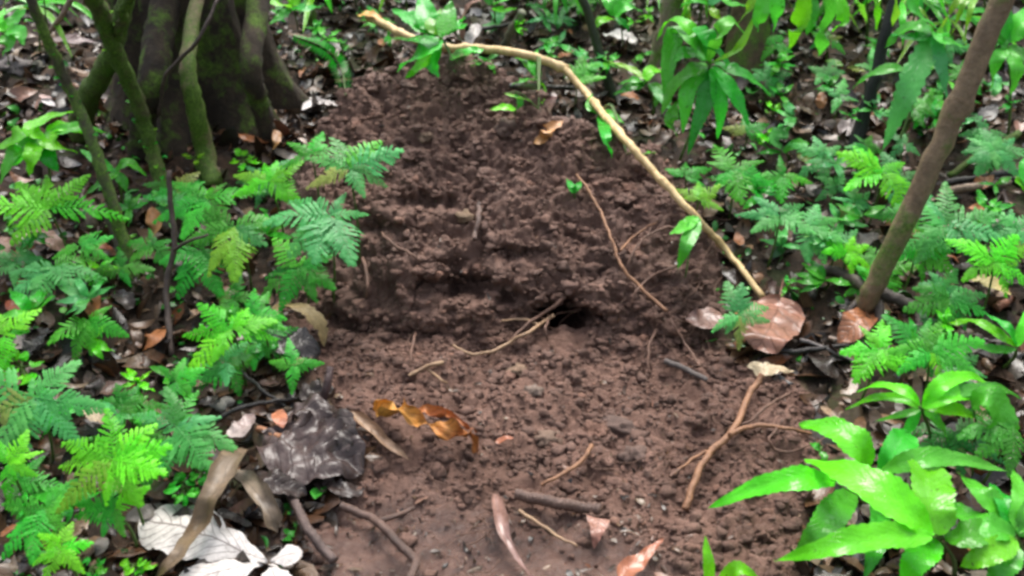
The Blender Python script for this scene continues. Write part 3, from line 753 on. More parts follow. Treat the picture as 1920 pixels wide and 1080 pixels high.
stick("stick", "pale stick lying behind the leaning stem at right", [(1780, 360, .02), (1830, 352, .025), (1890, 345)], 8, 7, wood_mat("buff_stick", (.30, .21, .15), (.13, .09, .06), .5, 30), "stick")
stick("stick", "black stick below the pale one at the right edge", [(1770, 345, .02), (1840, 335, .03), (1925, 322)], 6, 6, DSTK, "stick")
stick("stick", "mossy green stick at right edge rising toward the corner", [(1780, 330, .02), (1840, 290, .05), (1910, 250, .07)], 6, 7, MOSS, "stick")
stick("stick", "red brown stub of wood by the yellow torn leaf", [(1865, 580, .02), (1890, 565, .02)], 9, 8, wood_mat("red_wood", (.26, .10, .05), (.12, .05, .03), .5, 30), "stick")
stick("stick", "short twig embedded beside the tan stone on the heap", [(899, 385, .012), (897, 415, .014), (890, 452)], 6, 5, STK, "stick")
stick("stick", "pale grey stalk leaning at the top centre behind the leafy plant", [(980, 22, .18), (960, 55, .10), (945, 85, .02)], 8, 7, wood_mat("pale_grey_stalk", (.26, .26, .17), (.14, .14, .09), .5, 30), "stick")
stick("stick", "thin black twig bridging the litter at top centre", [(900, 55, .06), (930, 50, .07), (975, 42, .06)], 4, 3, DSTK, "stick")
stick("stick", "dark wet twig beside the green sprig right of the heap top", [(955, 165, .03), (1010, 166, .04), (1075, 168)], 6, 5, DSTK, "stick")
stick("stick", "pale thin stick slanting in the litter left of the twig's foot", [(108, 705, .02), (135, 685, .03), (155, 665)], 5, 4, wood_mat("buff_stick", (0, 0, 0), (0, 0, 0)), "stick")
stick("stick", "brown fallen stick between small plants above the leaning stem", [(1600, 325, .02), (1560, 330, .02), (1500, 318)], 6, 5, STK, "stick")

V = []; F = []
for k in range(150):
    cu, cv, su, sv = random.choice(((1290, 520, 110, 90), (1290, 640, 110, 60), (1420, 815, 110, 50), (1000, 620, 80, 30), (800, 660, 90, 25), (1330, 450, 60, 50), (1240, 870, 80, 50), (900, 960, 160, 60)))
    u0, v0 = random.gauss(cu, su * .6), random.gauss(cv, sv * .6); a = random.uniform(-.9, .9) + random.choice((0, math.pi)); pts = []
    for q in range(4):
        pts.append((u0, v0, random.uniform(.004, .022))); a += random.uniform(-.7, .7); u0 += math.cos(a) * random.uniform(12, 34); v0 += math.sin(a) * random.uniform(10, 26)
    try: P = [lift(*p) for p in pts]
    except Exception: continue
    if max((P[i] - P[i + 1]).length for i in range(3)) > .12: continue
    r_ = random.uniform(.0006, .0016); tv, tf, *_ = quads(*tube(P, r_, r_ * .6, 4, 14, .1), None); b0 = len(V); V += tv; F += [tuple(q + b0 for q in f) for f in tf]
tag(link("root_hairs", np_mesh("root_hairs", V, F, RD)), "tangle of fine brown root hairs sticking out of the dug soil", "root hairs", kind="stuff")

# ------------------------------------------------------------------ stones in the soil
def stone(label, u, v, w, c, squash=.6):
    p, n = hit(u, v); s = px2m(w / 2, p)
    V, F = lumps(np.array([tuple(p + n * s * .06)]), np.array([s * .82]), 3, squash)
    m = wood_mat("stone_" + "_".join(str(int(k * 100)) for k in c), c, tuple(k * .55 for k in c), .75, 60, bmp=.4)
    o = place("stone", (V, F, np.zeros((len(V), 2)), m)); tag(o, label, "stone")
stone("rounded tan stone below the looped root", 972, 692, 42, (.26, .165, .105))
stone("tan angular stone on the upper slope of the heap", 874, 408, 46, (.25, .165, .10))
stone("broad brown stone at the top right shoulder of the heap", 945, 240, 56, (.15, .09, .068))
stone("small tan pebble high on the left of the heap", 798, 258, 26, (.22, .14, .09))
stone("flat tan stone on the apron right of the orange leaf", 1025, 822, 52, (.21, .135, .095))
stone("pale small stone on the apron just below the tan one", 998, 735, 30, (.25, .18, .14))
stone("grey flat pebble beside the rounded tan stone", 925, 702, 26, (.22, .17, .14))
stone("large brown clod on the middle right of the apron", 1160, 802, 62, (.135, .082, .064))
stone("brown clod on the apron above the forked root's lower end", 1190, 855, 50, (.13, .078, .06))
stone("grey white lump in the litter at the far left", 25, 125, 70, (.20, .17, .16))
stone("mossy grey stone beneath the red leaf at far left", 75, 130, 46, (.15, .14, .11))
stone("pale wet stone under the fern by the black twig", 415, 760, 56, (.42, .38, .33))

# ------------------------------------------------------------------ fallen leaves with a place of their own
WHT = dead_mat("white_leaf", (.60, .56, .53), (.54, .49, .46), (.12, .09, .08), .6, 12, .11, .75, .65)
wl = empty("dead_leaf", lift(500, 1050, .02), "large white lobed dead leaf with dark veins at bottom left", "dead leaf")
for pts, w in (([(502, 1052, .03), (420, 1020, .045), (330, 985, .045), (262, 975, .03)], 118), ([(500, 1056, .03), (440, 1066, .045), (372, 1090, .04), (320, 1130, .03)], 82), ([(505, 1052, .03), (535, 1042, .05), (566, 1032, .04)], 46), ([(505, 1060, .03), (520, 1090, .04), (540, 1150, .03)], 70)):
    fallen("lobe", None, pts, w, WHT, parent=wl, shape="obovate", fold=-.08, wave=.05, crumple=.007, n=30, tatter=.12)
ORG = dead_mat("orange_leaf", (.56, .27, .045), (.40, .14, .035), (.18, .06, .02), .55, 12, .16, .55, .8)
ol = empty("dead_leaf", lift(790, 800, .02), "curled orange and yellow dead leaf lying on the soil", "dead leaf")
fallen("blade", None, [(700, 766, .02), (735, 768, .05), (775, 785, .06), (825, 803, .05), (870, 815, .04), (892, 832, .015)], 70, ORG, shape="ovate", parent=ol, roll=1.5, crumple=.030, wave=.17, tatter=.12, n=56, cols=14)
fallen("curled_edge", None, [(770, 778, .05), (800, 762, .065), (835, 775, .06), (868, 800, .05), (888, 815, .03)], 34, dead_mat("red_curl", (.40, .13, .03), (.32, .11, .035), (.2, .05, .02), .5), shape="lance", parent=ol, roll=1.8, crumple=.022, n=36, cols=10)
fallen("dead_leaf", "pale brown rolled dead leaf below the orange leaf", [(655, 775, .02), (700, 805, .03), (735, 840, .015), (765, 862)], 34, dead_mat("pale_brown_leaf", (.32, .20, .12), (.20, .12, .075), None, .45), shape="strap", roll=1.6, crumple=.008)
BRV = dead_mat("veined_brown_leaf", (.33, .16, .11), (.27, .13, .09), (.13, .055, .035), .26, 8, .2, .65, .5)
fallen("dead_leaf", "round glossy brown leaf with raised veins at the cane's foot", [(1462, 556, .05), (1455, 590, .055), (1435, 625, .05), (1418, 656, .02)], 112, BRV, shape="round", fold=.12, wave=.06, crumple=.012, n=34, cols=10, stalk=True)
fallen("dead_leaf", "dull brown wet dead leaf tucked left of the veined leaf", [(1345, 580, .03), (1320, 600, .035), (1285, 595, .02)], 55, dead_mat("dull_brown_wet", (.20, .11, .085), (.14, .075, .06), None, .28), crumple=.012, tatter=.2)
fallen("dead_leaf", "tan folded leaf on the right edge of the apron", [(1400, 682, .02), (1440, 688, .028), (1488, 698, .012)], 30, dead_mat("tan_leaf", (.52, .42, .27), (.46, .35, .22), (.3, .2, .11), .4), fold=-.12, crumple=.014, tatter=.35, shape="lance")
fallen("dead_leaf", "white curled leaf piece on the soil top at upper left", [(565, 205, .03), (600, 196, .045), (638, 200, .03)], 34, dead_mat("pale_white_leaf", (.62, .58, .56), (.55, .5, .48), (.3, .26, .24), .4), roll=.8, crumple=.012)
fallen("dead_leaf", "pale grey white leaf in the litter by the pale trunk", [(1135, 62, .03), (1165, 68, .05), (1195, 78, .02)], 40, MATS["pale_white_leaf"], crumple=.012, shape="round")
fallen("dead_leaf", "crumpled wet purple brown leaf at lower left of the apron", [(495, 820, .04), (550, 835, .04), (610, 850, .04), (690, 880, .015)], 150, dead_mat("wet_purple_leaf", (.085, .056, .050), (.052, .036, .033), (.035, .022, .02), .33, 8, .15, .5, .8), shape="round", crumple=.024, wave=.09, n=44, cols=16, tatter=.08)
fallen("dead_leaf", "upper half of a dark wet leaf folded beside the orange twig", [(540, 790, .03), (570, 770, .05), (630, 790, .03)], 70, MATS["wet_purple_leaf"], shape="round", crumple=.02, n=30, cols=10)
fallen("dead_leaf", "small orange leaf fragment above the crumpled wet leaf", [(515, 770, .05), (525, 785, .055), (530, 805, .04)], 26, dead_mat("salmon_leaf", (.50, .19, .10), (.38, .14, .08), None, .35), crumple=.008)
fallen("dead_leaf", "long twisted dry brown leaf standing across the white leaf", [(480, 845, .06), (440, 858, .10), (405, 920, .11), (375, 985, .10), (330, 1045, .09), (280, 1100, .06)], 62, dead_mat("dry_brown_strap", (.17, .12, .075), (.13, .085, .045), (.06, .04, .02), .45, 3, .3, .5, .7), shape="strap", roll=1.1, crumple=.012, n=44, cols=10)
fallen("dead_leaf", "rolled grey brown dead stalk sheath on the litter at lower left", [(448, 880, .03), (475, 920, .05), (505, 960, .05), (520, 1000, .02)], 62, dead_mat("grey_sheath", (.25, .20, .15), (.17, .125, .085), (.07, .05, .035), .4, 3, .3, .5, .7), shape="strap", roll=1.7, crumple=.008, n=30, cols=10)
fallen("dead_leaf", "shiny long brown pod shaped leaf lying on the bottom mud", [(928, 925, .02), (940, 985, .03), (962, 1030, .03), (1005, 1095, .02)], 44, dead_mat("shiny_pod", (.26, .15, .12), (.22, .13, .11), (.1, .05, .04), .16, 3, .3, .4, .5), shape="lance", roll=1.3, crumple=.004)
fallen("dead_leaf", "reddish brown oval wet leaf at the bottom edge right of centre", [(1160, 1085, .02), (1200, 1050, .03), (1245, 1010, .025)], 54, dead_mat("red_brown_leaf", (.34, .13, .07), (.30, .10, .05), (.2, .1, .08), .18, 6, .1, .3, .4), shape="ovate", roll=.7, crumple=.004)
fallen("dead_leaf", "small triangular red brown leaf piece on the bottom mud", [(1122, 972, .014), (1118, 1000, .016), (1113, 1028, .008)], 46, dead_mat("tri_red_leaf", (.28, .14, .10), (.25, .11, .08), None, .3), shape="tri", crumple=.004, fold=.05)
fallen("dead_leaf", "torn pale yellow leaf beneath the right edge fern", [(1825, 520, .05), (1860, 535, .06), (1895, 550, .03)], 46, dead_mat("pale_yellow_leaf", (.60, .48, .20), (.55, .42, .16), (.4, .3, .1), .4), tatter=.4, crumple=.01)
fallen("dead_leaf", "orange brown leaf standing on edge right of the heap top", [(1015, 270, .02), (1030, 245, .06), (1055, 222, .08)], 34, dead_mat("amber_leaf", (.52, .27, .10), (.40, .19, .07), None, .4), roll=.9, crumple=.01)
fallen("dead_leaf", "small orange curled leaf just below the standing amber leaf", [(1000, 268, .03), (1018, 262, .04), (1032, 250, .03)], 22, MATS["amber_leaf"], roll=1.1, crumple=.008)
fallen("dead_leaf", "yellow orange leaf at the upper end of the cane", [(672, 30, .13), (695, 28, .15), (718, 38, .13)], 26, dead_mat("yellow_orange_leaf", (.60, .33, .05), (.5, .22, .04), None, .4), crumple=.006)
fallen("dead_leaf", "curled pinkish brown dry leaf standing at the top centre", [(868, 72, .03), (865, 40, .10), (885, 12, .16), (905, 2, .18)], 42, dead_mat("pink_brown_leaf", (.42, .25, .19), (.33, .18, .13), (.2, .1, .07), .4), roll=1.2, crumple=.012)
fallen("dead_leaf", "white pleated leaf scrap at the foot of the pinkish leaf", [(880, 85, .02), (890, 65, .05), (895, 45, .06)], 26, MATS["pale_white_leaf"], fold=.4)
fallen("dead_leaf", "purple brown leaf tongue hanging beside the top right of the heap", [(1025, 165, .04), (1028, 190, .04), (1022, 218, .02)], 36, dead_mat("purple_tongue", (.16, .085, .075), (.12, .06, .055), None, .25), shape="lance")
fallen("dead_leaf", "amber dead leaf upright behind the grey stalk at left", [(270, 460, .03), (290, 425, .08), (285, 388, .10)], 46, dead_mat("ochre_leaf", (.36, .20, .07), (.28, .13, .045), None, .4), roll=.7)
fallen("dead_leaf", "rust leaf behind the fan fern at left middle", [(165, 590, .04), (172, 570, .06), (170, 550, .06)], 36, dead_mat("rust_leaf", (.36, .14, .05), (.28, .1, .035), None, .35))
fallen("dead_leaf", "brick red dead leaf in the dark litter at the left edge", [(15, 560, .02), (45, 580, .03), (85, 578, .02)], 34, dead_mat("brick_leaf", (.24, .06, .03), (.18, .045, .025), None, .3), crumple=.01)
fallen("dead_leaf", "red orange leaf beneath the grey stalk at left", [(170, 465, .03), (190, 462, .04), (210, 468, .03)], 24, dead_mat("red_orange_leaf", (.42, .13, .06), (.34, .1, .05), None, .35))
fallen("dead_leaf", "straw coloured withered frond left of the heap", [(510, 575, .06), (555, 578, .09), (595, 600, .07), (612, 650, .02)], 40, dead_mat("straw_leaf", (.36, .26, .11), (.26, .18, .075), None, .5), tatter=.6, crumple=.012)
fallen("dead_leaf", "black brown sodden leaf under the withered frond", [(470, 650, .02), (530, 640, .045), (600, 660, .02)], 72, dead_mat("sodden_leaf", (.06, .048, .045), (.045, .036, .034), None, .22), crumple=.02, shape="round", n=30, cols=10)
fallen("dead_leaf", "purplish ribbed leaf in shadow at the top left", [(95, 72, .05), (140, 75, .07), (185, 80, .04)], 30, dead_mat("ribbed_purple", (.13, .075, .075), (.10, .06, .06), (.32, .24, .24), .3, 9, .25, .6, .4), shape="ovate")
fallen("dead_leaf", "ochre leaf standing behind the left ferns near the heap", [(505, 290, .02), (518, 268, .06), (520, 245, .07)], 30, dead_mat("ochre_leaf", (0, 0, 0)), roll=.5)
fallen("dead_leaf", "brown flat leaf pointing at the standing ochre leaf", [(440, 250, .03), (475, 262, .04), (510, 268, .03)], 18, dead_mat("rust_leaf", (0, 0, 0)), shape="lance")
fallen("dead_leaf", "small white scrap lying in the dark hollow at far left", [(80, 185, .02), (92, 192, .03), (104, 200, .02)], 16, MATS["pale_white_leaf"])
fallen("dead_leaf", "pinkish scrap above the white one at far left", [(75, 178, .03), (86, 182, .03), (96, 186, .03)], 12, dead_mat("pink_scrap", (.5, .34, .30), (.4, .27, .24)))
fallen("dead_leaf", "orange veined leaf under the roots of the leaning stem", [(1640, 580, .03), (1605, 610, .04), (1570, 640, .02)], 58, dead_mat("orange_vein", (.36, .14, .06), (.22, .09, .045), (.1, .05, .03), .3, 8, .2, .6), crumple=.01)
fallen("dead_leaf", "grey brown dead leaf at the right between two serrated ferns", [(1745, 1050 - 340, .02), (1775, 705, .03), (1800, 690, .02)], 36, dead_mat("grey_leaf", (.28, .23, .22), (.2, .16, .15), None, .3))
fallen("dead_leaf", "yellowing leaf lying flat right of the blue green seedling", [(1495, 290, .03), (1512, 298, .03), (1530, 306, .02)], 20, leaf_mat("pale"))
fallen("dead_leaf", "pale brown dead leaf beside the amber fern at left edge", [(52, 440, .03), (85, 445, .04), (120, 470, .03)], 40, dead_mat("pink_brown_leaf", (0, 0, 0)), crumple=.012)
fallen("dead_leaf", "tan dead leaf beneath the small bright fern at lower left", [(195, 905, .03), (215, 915, .035), (240, 925, .03)], 22, MATS["pale_brown_leaf"])
fallen("dead_leaf", "orange tipped thin leaf at the lower left edge", [(0, 1005, .03), (20, 990, .04), (40, 980, .04)], 16, MATS["rust_leaf"], shape="lance")
fallen("dead_leaf", "brown wet leaf under the bright frond right of the twig", [(415, 690, .03), (440, 670, .04), (475, 665, .03)], 44, MATS["dull_brown_wet"], crumple=.012)
fallen("dead_leaf", "pale lichen grey leaf beside the fern at lower left", [(160, 765, .03), (180, 780, .04), (200, 790, .03)], 34, dead_mat("buff_leaf", (.46, .36, .24), (.36, .26, .16), None, .5), tatter=.3)
fallen("dead_leaf", "white grey patchy leaf under the black twig at left", [(425, 815, .03), (455, 800, .04), (475, 775, .03)], 44, dead_mat("patchy_leaf", (.42, .34, .31), (.3, .22, .2), (.15, .1, .09), .3), crumple=.012)
fallen("dead_leaf", "red brown scrap on the soil beneath the orange leaf's tip", [(930, 828, .008), (945, 825, .010), (965, 822, .008)], 14, MATS["red_brown_leaf"])
fallen("dead_leaf", "pale grey flat leaf behind the black stem at right", [(1575, 250, .02), (1600, 235, .03), (1635, 228, .02)], 40, dead_mat("grey_leaf", (0, 0, 0)))
fallen("dead_leaf", "bright lime leaf lying lit in the litter at top right", [(1550, 112, .03), (1565, 118, .035), (1580, 126, .03)], 18, leaf_mat("yellow"))
fallen("dead_leaf", "pale lime leaf next to the bright one at top right", [(1590, 125, .03), (1605, 130, .03), (1622, 134, .03)], 18, leaf_mat("pale"))
fallen("dead_leaf", "small rust leaf upright left of the black stem", [(1535, 205, .02), (1540, 190, .04), (1540, 172, .05)], 22, MATS["rust_leaf"])
fallen("dead_leaf", "salmon dead leaf right of the cane's top bend", [(1045, 108, .03), (1060, 100, .04), (1075, 95, .03)], 22, MATS["salmon_leaf"])
fallen("dead_leaf", "rust leaf on the litter below the upper cane bend", [(1165, 175, .03), (1182, 178, .04), (1200, 185, .03)], 24, MATS["rust_leaf"])

# repeated plain dead leaves in the litter
PLAIN = [dead_mat("plain_brown", (.11, .06, .04), (.08, .04, .028), None, .3), dead_mat("plain_dark", (.035, .025, .02), (.025, .018, .015), None, .25), dead_mat("plain_tan", (.26, .17, .10), (.18, .11, .065), None, .4), dead_mat("plain_grey", (.19, .16, .14), (.13, .11, .10), None, .3), MATS["rust_leaf"]]
for pts, w_, lb in (([(470, 890, .03), (520, 905, .05), (575, 925, .03)], 60, "sodden black leaf matted under the lower edge of the crumpled leaf"), ([(600, 760, .03), (640, 800, .04), (650, 850, .02)], 55, "dark wet leaf sticking out right of the crumpled leaf"),
                    ([(590, 905, .02), (640, 915, .03), (685, 905, .01)], 40, "dark muddy leaf pressed into the mud below the crumpled leaf"), ([(420, 850, .02), (400, 890, .03), (430, 930, .02)], 55, "dark leaf behind the long twisted dry leaf"),
                    ([(560, 745, .02), (590, 730, .03), (625, 735, .01)], 40, "black wet leaf at the foot of the purple stick")):
    fallen("dead_leaf", lb, pts, w_, dead_mat("matted_dark", (.055, .038, .033), (.035, .025, .022), None, .28, 8, .15, .4, .8), crumple=.016, tatter=.3, shape="round", n=26, cols=8)
for n, box, what, where, grp in ((44, (1320, 1900, 170, 640), "dead leaf", "plain wet dead leaf in the litter on the right bank", "dead leaves on the right bank"),
                                 (26, (1050, 1900, -10, 150), "dead leaf", "plain dead leaf on the far litter along the top", "dead leaves along the top"),
                                 (34, (0, 600, 380, 800), "dead leaf", "plain wet dead leaf in the dark litter on the left bank", "dead leaves on the left bank"),
                                 (14, (480, 760, 60, 290), "dead leaf", "plain dead leaf between the trunk and the heap", "dead leaves beside the trunk"),
                                 (16, (150, 640, 860, 1075), "dead leaf", "plain wet dead leaf in the lower left litter", "dead leaves at lower left"),
                                 (12, (1500, 1910, 640, 800), "dead leaf", "plain dead leaf under the lower right plants", "dead leaves at lower right")):
    k = 0
    while k < n:
        u = random.uniform(box[0], box[1]); v = random.uniform(box[2], box[3])
        if px_soil(u, v) > 0: continue
        q = floor_region(u, u + 1, v, v + 1)()
        if not q: continue
        a = random.uniform(0, 6.28); p = hit(u, v)[0]; L = random.uniform(.025, .055) * FPX / depth(p)
        du, dv = math.cos(a) * L, math.sin(a) * L * .6; hh = [random.uniform(.005, .03) for _ in range(3)]
        fallen("dead_leaf", where, [(u - du, v - dv, hh[0]), (u, v, hh[1] + .01), (u + du, v + dv, hh[2])], L * random.uniform(.7, 1.15), PLAIN[random.choice((0, 0, 1, 1, 1, 2, 2, 3, 3, 4))], what, group=grp, crumple=.008, tatter=.2, n=14, cols=5, roll=random.choice((0, 0, .6, 1.0)))
        k += 1

# ------------------------------------------------------------------ feathery spikemoss and ferns
S = spikemoss
S(92, 392, .20, 105, "bright", [(10, 1), (50, .95), (100, .8), (150, .9), (190, 1), (235, .8)], "bright lime feathery fern at the left edge below glossy leaves")
S(165, 600, .12, 78, "mid", [(215, 1), (255, .85), (290, .8), (335, .85), (30, .6)], "mid green small fan fern left of the tall twig")
S(65, 745, .18, 130, "blue", [(170, 1), (205, 1), (240, 1), (275, .95), (320, 1), (355, .9), (60, .7)], "large blue green feathery fern at the lower left edge")
S(212, 862, .20, 116, "bright", [(15, .85), (52, .75), (95, .85), (150, 1), (178, 1), (225, .9), (262, .75), (305, .85), (340, .9)], "brightest lime green feathery fern at lower left")
S(330, 800, .14, 112, "blue", [(20, .7), (345, 1), (310, .9), (270, .8), (110, .7), (150, .7), (75, .8, "mid")], "blue green feathery fern right of the brightest fern")
S(435, 618, .16, 108, "bright", [(355, .7), (200, .8), (230, 1.0), (255, .75), (30, .7), (70, .5), (150, .7)], "lime fern with a broad drooping frond above the black twig")
S(478, 590, .17, 70, "mid", [(0, .7), (320, 1), (60, .7), (110, .7), (180, .7)], "green fern at the left rim of the heap by withered frond")
S(618, 405, .24, 118, "blue", [(15, .6), (60, .55), (300, .9), (265, .8), (230, .8), (185, .9), (140, .7)], "large blue green fan fern overlapping the heap's left edge")
S(655, 318, .27, 100, "blue", [(30, 1.0), (62, .8, "mid"), (110, .8), (150, .85), (345, .6), (300, .6), (200, .7)], "tallest blue green fern with fronds over the heap's soil")
S(585, 290, .24, 72, "mid", [(80, .8), (30, .8), (140, .8), (200, .8)], "small green fern tip above the fan fern at heap's left")
S(505, 340, .20, 80, "bright", [(30, .9), (70, .6), (120, .6), (160, .8), (210, .8), (330, .9)], "bright small fern between the mossy root and the fan fern")
S(390, 375, .20, 95, "mid", [(20, .9), (70, .5), (150, .8), (200, .9), (250, 1), (300, .8)], "green fern just below the foot of the mossy root")
S(440, 425, .19, 98, "mid", [(160, .9, "deep"), (200, 1, "mid"), (245, 1, "yellow"), (285, 1, "yellow"), (330, .8, "blue"), (20, .7)], "yellow green drooping fern beside the tall twig's shoot")
S(375, 470, .14, 85, "deep", [(200, .7), (250, 1), (290, 1), (330, .8), (90, .8)], "deep green fern hanging in shade right of the tall twig")
S(565, 500, .15, 92, "deep", [(180, .8), (215, 1), (250, .9), (285, .9), (325, .8), (20, .6), (140, .8, "mid")], "dark green fan fern low at the heap's left foot")
S(100, 500, .12, 90, "blue", [(190, .8), (230, .9), (265, .8), (310, .8), (350, 1), (30, .7, "mid")], "blue green drooping fern left of the grey stalk")
S(215, 955, .12, 74, "mid", [(40, .9, "bright"), (170, .85), (200, .9), (250, .7), (290, .6), (110, .6)], "two toned fern beneath the brightest fern at lower left")
S(85, 955, .14, 95, "mid", [(60, .8), (30, .7), (240, .9), (270, 1), (310, .7), (180, .8)], "mid green fern in the bottom left corner area")
S(112, 1030, .14, 62, "bright", [(20, .8), (80, .8), (140, .9), (200, .8), (260, .9), (320, .9)], "small bright fern at the bottom left near the orange tipped leaf")
S(8, 630, .16, 70, "bright", [(60, .9), (110, .9), (20, .5), (280, 1), (250, .9)], "bright fern cut by the left frame edge at middle height")
S(15, 870, .16, 70, "bright", [(60, .8), (330, .7), (280, .9), (120, .8), (20, .8)], "bright fern cut by the left frame edge lower down")
S(30, 905, .10, 85, "deep", [(330, .8), (10, .9), (50, .7), (290, .9)], "deep green low fern behind the bottom left corner fern")
S(150, 460, .14, 60, "mid", [(20, .9), (330, .9), (80, .7), (200, .9)], "little green fern between left edge fern and grey stalk")
S(330, 715, .10, 62, "mid", [(80, .8), (140, .7), (30, .8), (270, .8), (320, .7)], "small green fern at the tall twig's foot")
# right bank
S(1372, 318, .16, 78, "mid", [(100, 1), (150, .6), (20, .7), (330, .8), (280, .9), (230, .6)], "green fern with an upright frond right of the cane")
S(1462, 405, .16, 82, "blue", [(0, 1), (40, .7), (130, .7), (180, .9), (220, .8), (320, .8)], "pale blue green fern in the middle of the right bank")
S(1520, 425, .15, 82, "blue", [(20, .8), (70, .7), (330, .8), (290, .9), (250, .9)], "blue green fern left of the leaning stem")
S(1655, 325, .17, 92, "bright", [(160, 1), (120, .7), (195, .8), (330, .9), (300, .9), (30, .6)], "bright green fern behind the leaning stem")
S(1588, 475, .12, 62, "bright", [(30, .8), (70, .6), (140, .8), (170, .8), (330, .8), (280, .7)], "small bright sprig just left of the leaning stem's foot")
S(1775, 425, .18, 98, "blue", [(80, 1), (110, .7), (140, .8), (20, .9), (340, 1), (300, .9), (200, .9), (230, .8)], "spiky blue green fern right of the leaning stem")
S(1718, 470, .14, 72, "mid", [(0, .9), (330, 1), (200, .7), (40, .8), (290, .8)], "mid green fern touching the leaning stem's right side")
S(1865, 492, .17, 92, "bright", [(20, 1), (50, .8), (160, 1), (130, .7), (200, .8), (330, .8), (290, .7)], "bright fern above the torn pale yellow leaf")
S(1385, 590, .12, 72, "blue", [(110, 1.0), (80, .8), (20, .8), (330, .7), (200, .7), (270, .7), (235, .6)], "small grey green fern in front of the veined brown leaf")
S(1650, 655, .16, 82, "bright", [(85, .9), (60, .6), (120, .6), (180, .8), (230, .9), (330, .7), (290, .6)], "bright serrated fern below the leaning stem's roots")
S(1745, 660, .16, 90, "mid", [(10, 1.0), (340, .9), (60, .7), (170, .8), (210, .7), (290, .7, "bright")], "green fern right of the serrated one, over a grey leaf")
S(1780, 560, .10, 80, "deep", [(20, .9, "blue"), (340, .9), (200, .9), (160, .8), (250, .8), (300, .7)], "deep green fern in shade beneath the spiky fern")
S(1745, 615, .06, 56, "dark", [(20, .9), (100, .8), (200, .9), (300, .8)], "dark low fern against the leaning stem's right root")
S(1285, 330, .10, 55, "mid", [(20, .9), (80, .7), (150, .8), (330, .8)], "small green fern at the cane's right side")
S(1080, 150, .12, 60, "mid", [(40, .9), (80, 1), (120, .7), (350, .8)], "green fern sprig in the crook of the bent cane")
S(1310, 375, .08, 55, "yellow", [(30, .8), (70, .8), (150, .8), (330, .8)], "yellowish little fern touching the cane halfway down")
S(1900, 800, .16, 95, "deep", [(180, 1), (210, .9), (150, .8), (250, .9), (120, .8)], "deep green fern filling the right edge behind big leaves")
S(1790, 810, .10, 95, "dark", [(170, .9), (210, .9), (330, .9), (20, .9), (270, .8)], "dark fern under the drooping bright plant")
S(1400, 250, .06, 50, "deep", [(30, .9), (150, .8), (80, .8), (330, .8)], "deep green little fern in the dark litter behind")
KEEP = [(1420, 600, 120, 120), (1350, 480, 70, 80), (1300, 400, 60, 60), (300, 560, 110, 110), (150, 680, 90, 70), (400, 1020, 190, 130), (580, 780, 150, 200), (420, 800, 110, 110), (1610, 570, 100, 110), (1440, 700, 60, 60), (1870, 540, 60, 60), (470, 940, 80, 120)]
for n, bx, lab, grp, tones in ((13, (0, 560, 330, 1010), "small feathery fern sprig between the larger ferns of the left bank", "fern sprigs on the left bank", ("mid", "blue", "deep", "mid")),
                        (17, (1330, 1910, 280, 720), "small feathery fern sprig between the larger ferns of the right bank", "fern sprigs on the right bank", ("blue", "blue", "mid", "deep", "bright")),
                        (14, (1380, 1910, 40, 280), "small feathery fern sprig in the shaded litter at top right", "fern sprigs at top right", ("mid", "deep", "blue"))):
    k = 0
    while k < n:
        u = random.uniform(bx[0], bx[1]); v = random.uniform(bx[2], bx[3])
        if px_soil(u, v) > 0 or not floor_region(u, u + 1, v, v + 1)() or any(abs(u - a) < c and -40 < v - b < d for a, b, c, d in KEEP): continue
        a0 = random.uniform(0, 360); m = random.randint(4, 6)
        S(u, v, random.uniform(.05, .12), random.uniform(.07, .11) * FPX / depth(hit(u, v)[0]), random.choice(tones), [(a0 + q * 360 / m + random.uniform(-20, 20), random.uniform(.6, 1)) for q in range(m)], lab, group=grp)
        k += 1
# one arching sword frond at the top
fp = hit(655, 175)[0]; ef = empty("fern", fp, "single arching sword fern frond left of the heap top", "fern")
C = spline([lift(648, 178, .02), lift(640, 130, .12), lift(612, 92, .19), lift(548, 66, .20)], 34)
V = []; F = []; tipv = []
for i in range(1, 33):
    T = (C[i + 1] - C[i - 1]).normalized(); Sd = T.cross(Vector((0, -.7, .7))).normalized(); t = i / 33; L = .036 * math.sin(math.pi * (t * .82 + .14)) ** .7
    pair = []
    for sg in (-1, 1):
        b0 = len(V); pair.append(b0); d_ = (Sd * sg + T * .35).normalized(); Nn = Sd.cross(T)
        for q, w in ((0.03, .003), (.5, .0055), (1, .0008)):
            c_ = C[i] + d_ * L * q - Vector((0, 0, .007 * q * q)); V += [tuple(c_ - T * w), tuple(c_ + T * w)]; tipv += [t, t]
        F += [(b0, b0 + 1, b0 + 3, b0 + 2), (b0 + 2, b0 + 3, b0 + 5, b0 + 4)]
    p_, q_ = pair; F.append((p_, p_ + 1, q_ + 1, q_))
    if i > 1: F.append((last[0] + 1, p_, q_, last[1] + 1))
    last = pair
me = np_mesh("frond", np.array(V) - np.array(fp), F, leaf_mat("mid", True), attrs=dict(tip=tipv)); link("frond", me, ef)
place("midrib", quads(*tube(C[::4] + [C[-1]], .0025, .001, 5, 30), STEM_G), ef)

